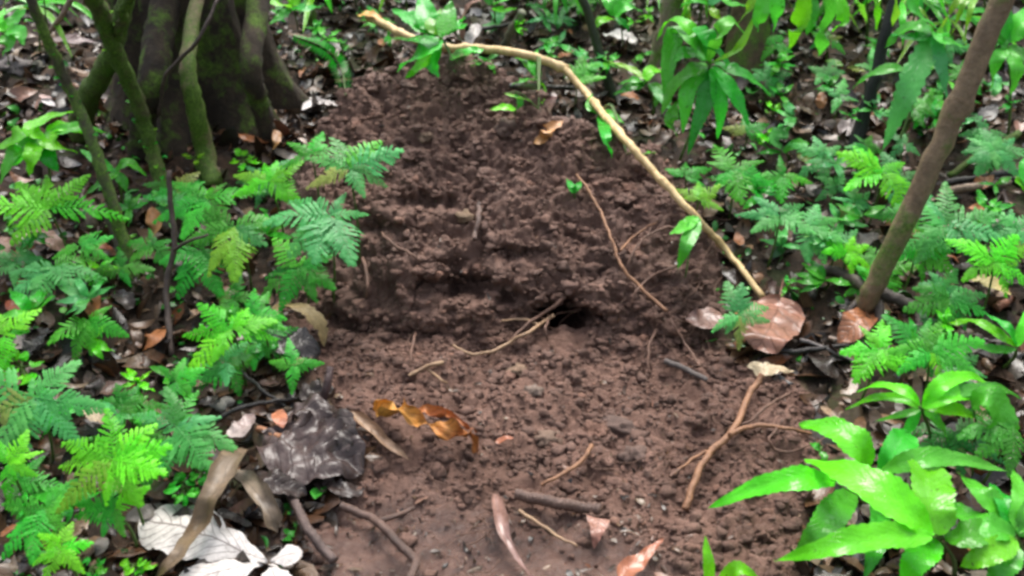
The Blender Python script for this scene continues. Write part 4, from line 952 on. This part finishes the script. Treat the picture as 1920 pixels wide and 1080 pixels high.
# ------------------------------------------------------------------ glossy broad and lance leaved plants
LP = leafy
LP("glossy_fern", "big glossy bright lance leaved plant in the lower right corner", "fern", (1790, 1080), [
    ([(1568, 905, .17), (1500, 897, .20), (1420, 915, .18), (1328, 953, .13)], 54, "bright"),
    ([(1752, 1000, .20), (1690, 950, .24), (1600, 890, .25), (1508, 862, .20)], 78, "bright", dict(shape="ovate", fold=.08)),
    ([(1630, 880, .15), (1608, 838, .19), (1565, 805, .19), (1498, 796, .15)], 62, "bright", dict(shape="ovate")),
    ([(1758, 1004, .19), (1748, 950, .22), (1742, 905, .22), (1738, 858, .19)], 78, "bright", dict(shape="strap")),
    ([(1648, 898, .14), (1668, 862, .18), (1690, 830, .19), (1705, 812, .16)], 58, "mid", dict(shape="obovate")),
    ([(1648, 885, .18), (1720, 862, .21), (1800, 862, .21), (1890, 884, .17)], 46, "mid"),
    ([(1748, 1005, .20), (1660, 1005, .23), (1560, 1025, .21), (1452, 1052, .15)], 64, "bright"),
    ([(1605, 920, .13), (1565, 960, .16), (1530, 1000, .15), (1488, 1045, .10)], 66, "mid"),
    ([(1640, 940, .12), (1650, 985, .14), (1640, 1030, .13), (1620, 1085, .10)], 50, "mid"),
    ([(1755, 1010, .17), (1720, 1050, .17), (1690, 1095, .15)], 64, "bright"),
    ([(1770, 1008, .17), (1815, 1002, .20), (1860, 995, .18), (1930, 985, .14)], 58, "mid"),
], hub=(1762, 1012, .16))
LP("glossy_fern", "shiny mid green lance leaved plant at the right edge beneath", "fern", (1905, 1060), [
    ([(1900, 1000, .17), (1865, 950, .20), (1830, 915, .20), (1795, 885, .16)], 52, "mid"),
    ([(1905, 1000, .17), (1880, 940, .20), (1855, 905, .18)], 40, "mid"),
    ([(1905, 1005, .17), (1850, 985, .19), (1790, 960, .18), (1740, 950, .15)], 58, "mid"),
    ([(1905, 1012, .16), (1850, 1040, .18), (1800, 1062, .15)], 58, "bright"),
    ([(1905, 1020, .16), (1880, 1065, .15), (1850, 1100, .12)], 56, "mid"),
    ([(1910, 1000, .17), (1915, 940, .19), (1900, 880, .17)], 50, "mid"),
    ([(1910, 1005, .17), (1945, 960, .19), (1990, 940, .16)], 60, "mid")], hub=(1906, 1004, .15))
LP("glossy_fern", "bright drooping lance leaved plant on thin stalks at middle right", "fern", (1745, 880), [
    ([(1722, 765, .19), (1690, 748, .20), (1640, 746, .17), (1585, 768, .11)], 24, "bright"),
    ([(1726, 768, .18), (1690, 778, .17), (1640, 790, .12)], 18, "mid"),
    ([(1728, 764, .19), (1770, 742, .20), (1820, 742, .18), (1862, 775, .11)], 40, "bright"),
    ([(1730, 764, .19), (1790, 768, .18), (1850, 790, .12)], 34, "bright"),
    ([(1726, 760, .19), (1700, 735, .22), (1650, 722, .20), (1606, 735, .14)], 26, "bright"),
    ([(1730, 760, .19), (1765, 722, .22), (1815, 705, .20), (1860, 722, .14)], 34, "bright"),
    ([(1732, 760, .19), (1800, 735, .20), (1870, 728, .17), (1915, 748, .12)], 30, "mid"),
    ([(1726, 768, .18), (1705, 800, .14), (1690, 832, .08)], 22, "mid"), ([(1731, 768, .18), (1762, 795, .14), (1780, 832, .08)], 26, "mid")], hub=(1727, 762, .18))
LP("broadleaf_plant", "single broad shiny leaf curling down at the right edge", "broadleaf plant", (1822, 900), [
    ([(1822, 762, .17), (1850, 745, .20), (1875, 775, .18), (1880, 820, .13), (1892, 850, .10)], 64, "mid", dict(shape="ovate"))])
LP("glossy_fern", "bright lance leaved sprig at the right edge in mid picture", "fern", (1880, 690), [
    ([(1905, 650, .12), (1870, 625, .16), (1835, 605, .15), (1795, 598, .12)], 26, "bright"), ([(1905, 648, .12), (1890, 615, .16), (1850, 590, .15)], 24, "mid"),
    ([(1905, 655, .12), (1860, 655, .13), (1815, 640, .12)], 22, "mid"), ([(1905, 650, .12), (1920, 610, .15), (1925, 580, .15)], 26, "bright")], hub=(1906, 652, .11))
LP("grass_blade", "upright green leaf blade at the bottom edge left of the big plant", "plant", (1330, 1120), [
    ([(1330, 1120, .0), (1328, 1060, .06), (1322, 1003, .11)], 26, "bright"), ([(1340, 1118, .0), (1380, 1068, .06), (1425, 1085, .04)], 34, "bright")], stalk=False)
LP("seedling", "small green leaf poking up from the left of forked root", "plant", (1540, 850), [
    ([(1538, 845, .03), (1530, 835, .05), (1518, 830, .05)], 20, "mid"), ([(1538, 846, .03), (1545, 858, .04), (1540, 872, .03)], 16, "deep")])
# foreground leaf beside the cane and on the heap
LP("seedling", "hanging yellow green leaf against the cane's middle", "plant", (1285, 520), [
    ([(1305, 405, .13), (1298, 435, .12), (1285, 465, .09), (1270, 505, .05)], 34, "mid"), ([(1305, 405, .13), (1285, 425, .13), (1255, 440, .11)], 30, "mid")])
LP("seedling", "tiny green seedling on the right slope of the heap", "seedling", (1078, 372), [
    ([(1075, 362, .02), (1072, 350, .03), (1062, 335, .035)], 18, "mid"), ([(1075, 362, .02), (1083, 350, .03), (1090, 340, .03)], 16, "deep")])
# left upper
LP("glossy_fern", "wet glossy bright leaved plant at the upper left edge", "fern", (95, 400), [
    ([(85, 262, .28), (60, 240, .31), (100, 218, .30), (138, 210, .26)], 34, "bright"),
    ([(60, 255, .28), (40, 250, .30), (15, 270, .27), (-20, 275, .24)], 42, "bright"),
    ([(72, 252, .28), (40, 290, .26), (10, 320, .22)], 44, "bright"), ([(75, 252, .28), (62, 290, .27), (55, 330, .22)], 42, "bright"),
    ([(80, 252, .28), (100, 270, .28), (145, 287, .23)], 42, "bright"), ([(85, 248, .28), (120, 238, .29), (155, 250, .26)], 32, "bright"),
    ([(85, 250, .28), (150, 240, .28), (205, 250, .24)], 30, "mid"), ([(80, 255, .28), (90, 295, .25), (110, 322, .21)], 36, "mid"), ([(70, 255, .28), (25, 290, .26), (0, 345, .2)], 36, "mid")], hub=(78, 254, .27))
LP("broadleaf_plant", "small broad leaved sprig between the two mossy stems", "broadleaf plant", (225, 400), [
    ([(218, 322, .15), (240, 305, .17), (275, 330, .13)], 26, "mid"), ([(215, 325, .15), (195, 340, .16), (160, 365, .12)], 30, "deep"), ([(215, 322, .15), (230, 340, .14), (238, 360, .11)], 22, "mid"), ([(212, 320, .15), (180, 300, .17), (150, 280, .15)], 24, "mid")], hub=(216, 324, .14))
LP("broadleaf_plant", "green leaf cluster in the top left corner", "broadleaf plant", (20, 130), [
    ([(10, 60, .28), (35, 60, .3), (45, 85, .27)], 34, "mid"), ([(10, 60, .28), (-5, 40, .3), (10, 15, .3)], 30, "bright"), ([(10, 65, .28), (15, 85, .26), (5, 105, .22)], 34, "mid"), ([(8, 55, .28), (30, 35, .3), (55, 5, .32)], 30, "mid")])
LP("broadleaf_plant", "single wet leaf overhanging the top edge near mossy stem", "broadleaf plant", (95, 120), [([(130, -25, .60), (165, -8, .62), (190, 8, .58)], 26, "mid")])
def clover(label, u, v, h, r, tone, k=7):
    c = []
    for i in range(k):
        a = i * 2.4 + random.random(); q = r * (.45 + .55 * random.random()); hh = h * random.uniform(.7, 1.1)
        x0, y0 = u + math.cos(a) * q * .4, v + math.sin(a) * q * .3; x1, y1 = u + math.cos(a) * q, v + math.sin(a) * q * .75
        c.append(([(x0, y0, hh), ((x0 + x1) / 2, (y0 + y1) / 2, hh + .012), (x1, y1, hh * .9)], r * .42, tone, dict(shape="round", teeth=0, n=14, fold=.05)))
    return LP("seedling", label, "seedling", (u, v + 20), c, hub=(u, v, h * .8))
clover("round leaved bright seedling at the bottom left beside white leaf", 252, 1060, .09, 44, "bright")
clover("small dark round leaved seedling under the blue fern at lower left", 345, 915, .05, 52, "mid", 9)
clover("round leaved seedling near the long twisted dry leaf's upper bend", 375, 885, .05, 40, "mid")
clover("tiny bright round leaved seedling by the mossy root's foot", 458, 300, .08, 34, "bright", 8)
clover("round leaved bright seedling at the left edge above the blue fern", 40, 690, .10, 55, "bright", 9)
clover("yellow green seedling at the mossy root's side", 365, 295, .10, 26, "yellow", 5)
clover("small round leaved seedling on dark litter below two toned fern", 170, 1065, .05, 40, "mid")
LP("broadleaf_plant", "blue green oval leaved seedling on the right bank", "seedling", (1480, 300), [
    ([(1465, 280, .04), (1458, 260, .08), (1470, 238, .10)], 36, "blue", dict(shape="round", teeth=0)), ([(1468, 285, .04), (1495, 270, .07), (1518, 270, .06)], 24, "mid", dict(shape="ovate")), ([(1465, 285, .04), (1440, 285, .05), (1418, 288, .04)], 14, "deep")])
# leafy plant above the heap
LP("broadleaf_plant", "broad leaved bright plant directly above the heap top", "broadleaf plant", (852, 135), [
    ([(822, 62, .24), (800, 30, .28), (790, -15, .3)], 52, "mid"), ([(820, 66, .24), (780, 40, .27), (735, 18, .26)], 46, "mid"),
    ([(822, 72, .24), (790, 95, .22), (745, 135, .15)], 52, "mid", dict(shape="ovate")), ([(825, 74, .24), (805, 108, .2), (760, 148, .12)], 40, "bright"),
    ([(830, 70, .24), (840, 35, .28), (845, 0, .3)], 40, "mid"), ([(828, 68, .24), (812, 45, .27), (828, 15, .28)], 34, "yellow"),
    ([(848, 112, .14), (875, 100, .17), (906, 92, .15)], 34, "mid", dict(shape="ovate")), ([(825, 74, .24), (775, 75, .23), (728, 72, .2)], 34, "deep"),
    ([(828, 80, .22), (812, 120, .17), (822, 145, .12)], 30, "mid"), ([(832, 66, .24), (862, 50, .26), (870, 30, .27)], 30, "mid")], hub=(828, 72, .22))
LP("seedling", "narrow leaved green sprig crossing the cane at its upper bend", "plant", (1010, 205), [
    ([(1012, 150, .10), (1000, 120, .13), (1008, 92, .14)], 24, "mid"), ([(1012, 150, .10), (985, 150, .12), (958, 160, .1)], 20, "mid"), ([(1014, 150, .10), (1018, 175, .08), (1016, 195, .05)], 16, "bright"),
    ([(1005, 145, .11), (985, 115, .13), (965, 108, .12)], 18, "mid"), ([(945, 175, .06), (970, 182, .06), (998, 190, .05)], 8, "yellow")])
LP("seedling", "pale green flat leaf at the right shoulder of the heap", "plant", (965, 215), [([(968, 205, .04), (945, 202, .05), (918, 206, .05)], 20, "bright"), ([(970, 205, .04), (975, 192, .06), (965, 175, .07)], 16, "mid")])
LP("seedling", "lance leaved green sprig right of the cane at upper middle", "plant", (1175, 290), [
    ([(1125, 215, .12), (1135, 250, .10), (1147, 296, .04)], 26, "mid"), ([(1120, 215, .12), (1145, 215, .13), (1170, 232, .11)], 22, "mid"), ([(1205, 290, .06), (1220, 285, .07), (1235, 292, .05)], 10, "bright"), ([(1125, 214, .12), (1105, 200, .13), (1110, 175, .14)], 18, "mid")])
LP("broadleaf_plant", "bright small plant left of the big arching leaved plant", "plant", (1225, 215), [
    ([(1210, 150, .14), (1180, 128, .16), (1140, 115, .14)], 16, "yellow"), ([(1212, 152, .14), (1220, 132, .16), (1248, 138, .14)], 26, "bright"), ([(1215, 158, .13), (1235, 172, .12), (1228, 200, .08)], 28, "mid"),
    ([(1210, 158, .13), (1180, 165, .13), (1150, 178, .1)], 26, "deep"), ([(1218, 155, .13), (1250, 195, .11), (1265, 205, .09)], 22, "blue"), ([(1210, 155, .13), (1190, 150, .15), (1160, 158, .13)], 22, "mid")], hub=(1213, 155, .12))
LP("ginger_plant", "tall plant with long arching green leaves right of the cane", "plant", (1275, 300), [
    ([(1330, 118, .30), (1300, 70, .38), (1270, 60, .36), (1252, 130, .26), (1245, 190, .18)], 46, "mid"), ([(1335, 115, .30), (1318, 60, .40), (1335, 85, .36), (1375, 130, .28)], 44, "mid"),
    ([(1340, 118, .30), (1375, 130, .30), (1410, 150, .25), (1448, 182, .18)], 34, "mid"), ([(1335, 125, .28), (1365, 160, .24), (1385, 195, .19), (1405, 238, .12)], 36, "mid"),
    ([(1330, 130, .28), (1325, 175, .22), (1310, 225, .15), (1290, 290, .06)], 38, "deep"), ([(1325, 125, .28), (1295, 160, .25), (1285, 200, .2), (1280, 250, .12)], 36, "mid"),
    ([(1328, 112, .3), (1290, 100, .33), (1262, 115, .3)], 40, "mid"), ([(1330, 120, .3), (1385, 90, .36), (1420, 20, .44)], 20, "yellow"), ([(1330, 118, .30), (1350, 60, .42), (1372, 40, .44), (1400, 70, .36)], 36, "mid"), ([(1328, 122, .28), (1300, 130, .30), (1262, 165, .24), (1240, 215, .15)], 34, "mid"), ([(1332, 128, .28), (1345, 165, .24), (1350, 210, .17), (1345, 262, .08)], 34, "mid"), ([(1330, 115, .3), (1290, 50, .40), (1255, 40, .40), (1232, 75, .32)], 32, "bright"), ([(1268, 255, .08), (1258, 225, .14), (1270, 190, .18)], 34, "deep")], hub=(1330, 120, .28))
LP("drooping_plant", "bright yellow green leaves drooping from the top edge at right", "plant", (1530, 190), [
    ([(1460, -25, .55), (1455, 20, .50), (1448, 72, .40)], 30, "mid"), ([(1500, -30, .58), (1505, 15, .52), (1492, 60, .44), (1480, 92, .36)], 38, "bright"),
    ([(1545, -30, .58), (1550, 20, .5), (1542, 70, .40), (1535, 105, .33)], 54, "mid"), ([(1590, -30, .58), (1610, 5, .52), (1625, 45, .42)], 26, "yellow"), ([(1635, -30, .58), (1645, 10, .52), (1642, 55, .42)], 24, "bright"),
    ([(1670, -30, .58), (1680, 15, .5), (1672, 50, .42)], 22, "yellow"), ([(1420, -25, .5), (1405, 15, .46), (1380, 50, .38)], 18, "yellow"), ([(1700, -20, .5), (1720, 25, .44), (1760, 55, .36)], 34, "mid"), ([(1570, -20, .5), (1580, 35, .44), (1560, 60, .38)], 30, "bright"),
    ([(1440, -20, .5), (1425, 30, .44), (1420, 60, .38)], 34, "mid"), ([(1340, -25, .5), (1370, 5, .46), (1400, 10, .42)], 30, "mid"), ([(1520, -20, .52), (1522, 30, .46), (1512, 66, .40)], 28, "deep")], stalk=False)
LP("glossy_fern", "plant with one long wet serrated leaf left of the leaning stem", "fern", (1660, 330), [
    ([(1752, 62, .36), (1735, 100, .34), (1705, 165, .28), (1680, 220, .20), (1655, 282, .10)], 52, "blue", dict(teeth=.12, wave=.08)),
    ([(1700, 128, .30), (1670, 130, .32), (1630, 142, .28), (1595, 168, .22)], 30, "mid"), ([(1750, 60, .36), (1725, 50, .38), (1690, 60, .36), (1660, 90, .30)], 44, "mid"), ([(1755, 62, .36), (1770, 75, .36), (1815, 90, .3)], 36, "mid"),
    ([(1750, 65, .36), (1765, 130, .3), (1775, 190, .2)], 34, "blue"), ([(1748, 58, .36), (1715, 70, .36), (1670, 65, .34)], 36, "deep")], hub=(1750, 60, .34))
LP("glossy_fern", "lance leaved plant at the right edge beyond the leaning stem", "fern", (1890, 260), [
    ([(1885, 90, .32), (1868, 115, .3), (1858, 165, .22)], 30, "mid"), ([(1890, 90, .32), (1905, 130, .28), (1895, 180, .2)], 32, "mid"), ([(1885, 80, .33), (1850, 60, .36), (1820, 75, .32)], 36, "deep"),
    ([(1890, 80, .33), (1880, 30, .4), (1860, -10, .42)], 40, "mid"), ([(1892, 80, .33), (1915, 40, .38), (1935, 10, .38)], 44, "bright"), ([(1888, 88, .32), (1925, 110, .3), (1960, 140, .24)], 36, "mid"), ([(1886, 92, .32), (1870, 75, .34), (1840, 110, .28)], 28, "deep")], hub=(1888, 86, .3))
LP("broadleaf_plant", "bright leaf blade entering from the right edge at mid height", "plant", (1945, 420), [([(1950, 380, .08), (1920, 345, .14), (1905, 330, .15)], 40, "bright"), ([(1945, 380, .08), (1925, 325, .16), (1930, 290, .18)], 40, "mid")])
LP("broadleaf_plant", "green leaf clump at the very top between trunk and cane", "plant", (560, 60), [
    ([(545, 15, .2), (520, 5, .24), (480, -5, .22)], 30, "yellow"), ([(548, 12, .2), (560, -10, .24), (590, -25, .25)], 34, "bright"), ([(548, 15, .2), (575, 15, .22), (605, 12, .19)], 30, "mid"), ([(546, 18, .2), (530, 30, .18), (505, 45, .14)], 26, "deep")])
LP("broadleaf_plant", "small green leaved plant behind the pinkish dry leaf at top", "plant", (930, 60), [
    ([(925, 10, .2), (950, -5, .24), (980, -10, .22)], 24, "mid"), ([(920, 10, .2), (910, -15, .24), (890, -30, .26)], 26, "deep"), ([(925, 14, .2), (945, 20, .2), (970, 15, .18)], 22, "bright")])
LP("broadleaf_plant", "green leaf spray along the top left of the pale trunk", "plant", (1170, 100), [
    ([(1150, 35, .22), (1125, 40, .24), (1110, 62, .2)], 22, "bright"), ([(1152, 32, .22), (1175, 12, .26), (1205, 22, .22)], 34, "mid"), ([(1150, 30, .22), (1140, 0, .26), (1110, -20, .26)], 30, "mid"), ([(1152, 36, .22), (1170, 45, .2), (1180, 60, .17)], 22, "deep"), ([(1152, 30, .22), (1180, -10, .28), (1190, -30, .3)], 28, "mid")])
LP("broadleaf_plant", "green leafy clump in the top edge above the ginger plant", "plant", (1330, 60), [
    ([(1330, 10, .26), (1300, 0, .3), (1275, 15, .26)], 30, "mid"), ([(1332, 10, .26), (1350, -15, .3), (1380, -20, .3)], 32, "blue"), ([(1330, 14, .26), (1345, 30, .24), (1365, 45, .2)], 24, "yellow")])

for n, bx, lab, grp in ((56, (1290, 1920, -130, 110), "lance leaved green shoot in the thicket along the top right", "lance leaved shoots at top right"), (32, (880, 1290, -130, 40), "lance leaved green shoot in the thicket along the top centre", "lance leaved shoots at top centre"),
                        (13, (520, 820, -100, 30), "lance leaved green shoot behind the cane's upper end", "lance leaved shoots behind the cane"), (5, (-20, 130, -60, 120), "lance leaved green shoot in the top left corner", "lance leaved shoots at top left")):
    for k in range(n):
        u = random.uniform(bx[0], bx[1]); v = random.uniform(bx[2], bx[3]); p = hit(u, v)[0]
        if p is None or p.y > 7: continue
        px = FPX / depth(p); hh = random.uniform(.12, .34); hu, hv = u + random.uniform(-.04, .04) * px, v - hh * .9 * px; lv = []
        for q in range(random.randint(6, 9)):
            a = random.uniform(0, 6.28); L = random.uniform(.13, .28) * px
            e_ = (hu + math.cos(a) * L, hv + math.sin(a) * L * .45 + L * .35); m_ = (hu + math.cos(a) * L * .55, hv + math.sin(a) * L * .3 - L * .02)
            lv.append(([(hu, hv, hh), (*m_, hh * 1.06), (*e_, hh * .66)], random.uniform(.018, .034) * px, random.choice(("bright", "bright", "mid", "mid", "yellow")), dict(n=14, cols=4)))
        try: LP("lance_leaved_shoot", lab, "plant", (u, v), lv, group=grp, hub=(hu, hv, hh * .97), stalk=False)
        except Exception: continue
# small background weeds, told apart by nothing
for n, boxes, lab, grp in ((26, (1400, 1900, 0, 260), "small green weed on the shaded litter at top right", "weeds at top right"),
                           (20, (900, 1280, -20, 120), "small green weed on the far litter at top centre", "weeds at top centre"),
                           (8, (500, 760, -20, 90), "small green weed near the cane's upper end", "weeds near the cane's end"),
                           (20, (1330, 1900, 300, 640), "small green weed between the ferns of the right bank", "weeds on the right bank"),
                           (22, (0, 560, 360, 1020), "small green weed between the ferns of the left bank", "weeds on the left bank")):
    k = 0
    while k < n:
        u = random.uniform(boxes[0], boxes[1]); v = random.uniform(boxes[2], boxes[3])
        if px_soil(u, v) > 0 or not floor_region(u, u + 1, v, v + 1)() or any(abs(u - a) < c and -40 < v - b < d for a, b, c, d in KEEP): continue
        lv = []; h0 = random.uniform(.04, .12); s_ = random.uniform(.04, .085) * FPX / depth(hit(u, v)[0]); tn = random.choice(("mid", "mid", "deep", "bright", "blue", "deep"))
        for i in range(random.randint(4, 7)):
            a = random.uniform(0, 6.28); lv.append(([(u, v, h0), (u + math.cos(a) * s_ * .5, v + math.sin(a) * s_ * .4, h0 * 1.25), (u + math.cos(a) * s_, v + math.sin(a) * s_ * .75, h0 * .9)], s_ * random.uniform(.28, .45), tn, dict(n=12, cols=4)))
        try: LP("weed", lab, "weed", (u, v + s_ * .3), lv, group=grp, hub=(u, v, h0 * .95))
        except Exception: continue
        k += 1

# ------------------------------------------------------------------ light
w = bpy.data.worlds.new("World"); sc.world = w; w.use_nodes = True; nt = w.node_tree
sky = nt.nodes.new("ShaderNodeTexSky"); sky.sky_type = 'NISHITA'; sky.sun_disc = False
EL, AZ = R(60), R(8)
sky.sun_elevation = EL; sky.sun_rotation = AZ; sky.air_density = 1.0; sky.dust_density = 4.0; sky.ozone_density = 1.0
hs = nt.nodes.new("ShaderNodeHueSaturation"); hs.inputs["Saturation"].default_value = .5
nt.links.new(sky.outputs[0], hs.inputs["Color"])
tc = nt.nodes.new("ShaderNodeTexCoord"); sp = nt.nodes.new("ShaderNodeSeparateXYZ"); nt.links.new(tc.outputs["Generated"], sp.inputs[0])   # sky seen through gaps of the canopy
gap = ramp(nt, noise(nt, 3.2, 5, .65, tc.outputs["Generated"]), [(.45, (1.35, 1.38, 1.28)), (.56, (3.9, 3.9, 3.9))])
hor = ramp(nt, sp.outputs[2], [(.04, (.10, .12, .08)), (.45, (1, 1, 1))])
cc = mixc(nt, 1.0, hs.outputs[0], gap, 'MULTIPLY'); cc = mixc(nt, 1.0, cc, hor, 'MULTIPLY')
bg = nt.nodes["Background"]; nt.links.new(cc, bg.inputs[0]); bg.inputs[1].default_value = .15
ld = bpy.data.lights.new("sun", 'SUN'); ld.energy = 3.4; ld.angle = R(34); ld.color = (1, .97, .92)
sun = bpy.data.objects.new("sun", ld); COL.objects.link(sun)
sd = Vector((math.sin(AZ) * math.cos(EL), math.cos(AZ) * math.cos(EL), math.sin(EL)))
sun.rotation_euler = sd.to_track_quat('Z', 'Y').to_euler(); sun.location = (0, 0, 6)
sc.view_settings.view_transform = 'Standard'; sc.view_settings.look = 'None'; sc.view_settings.exposure = 0
sc.render.engine = 'CYCLES'; sc.cycles.use_denoising = True; sc.cycles.max_bounces = 6
sc.cycles.filter_width = 2.9
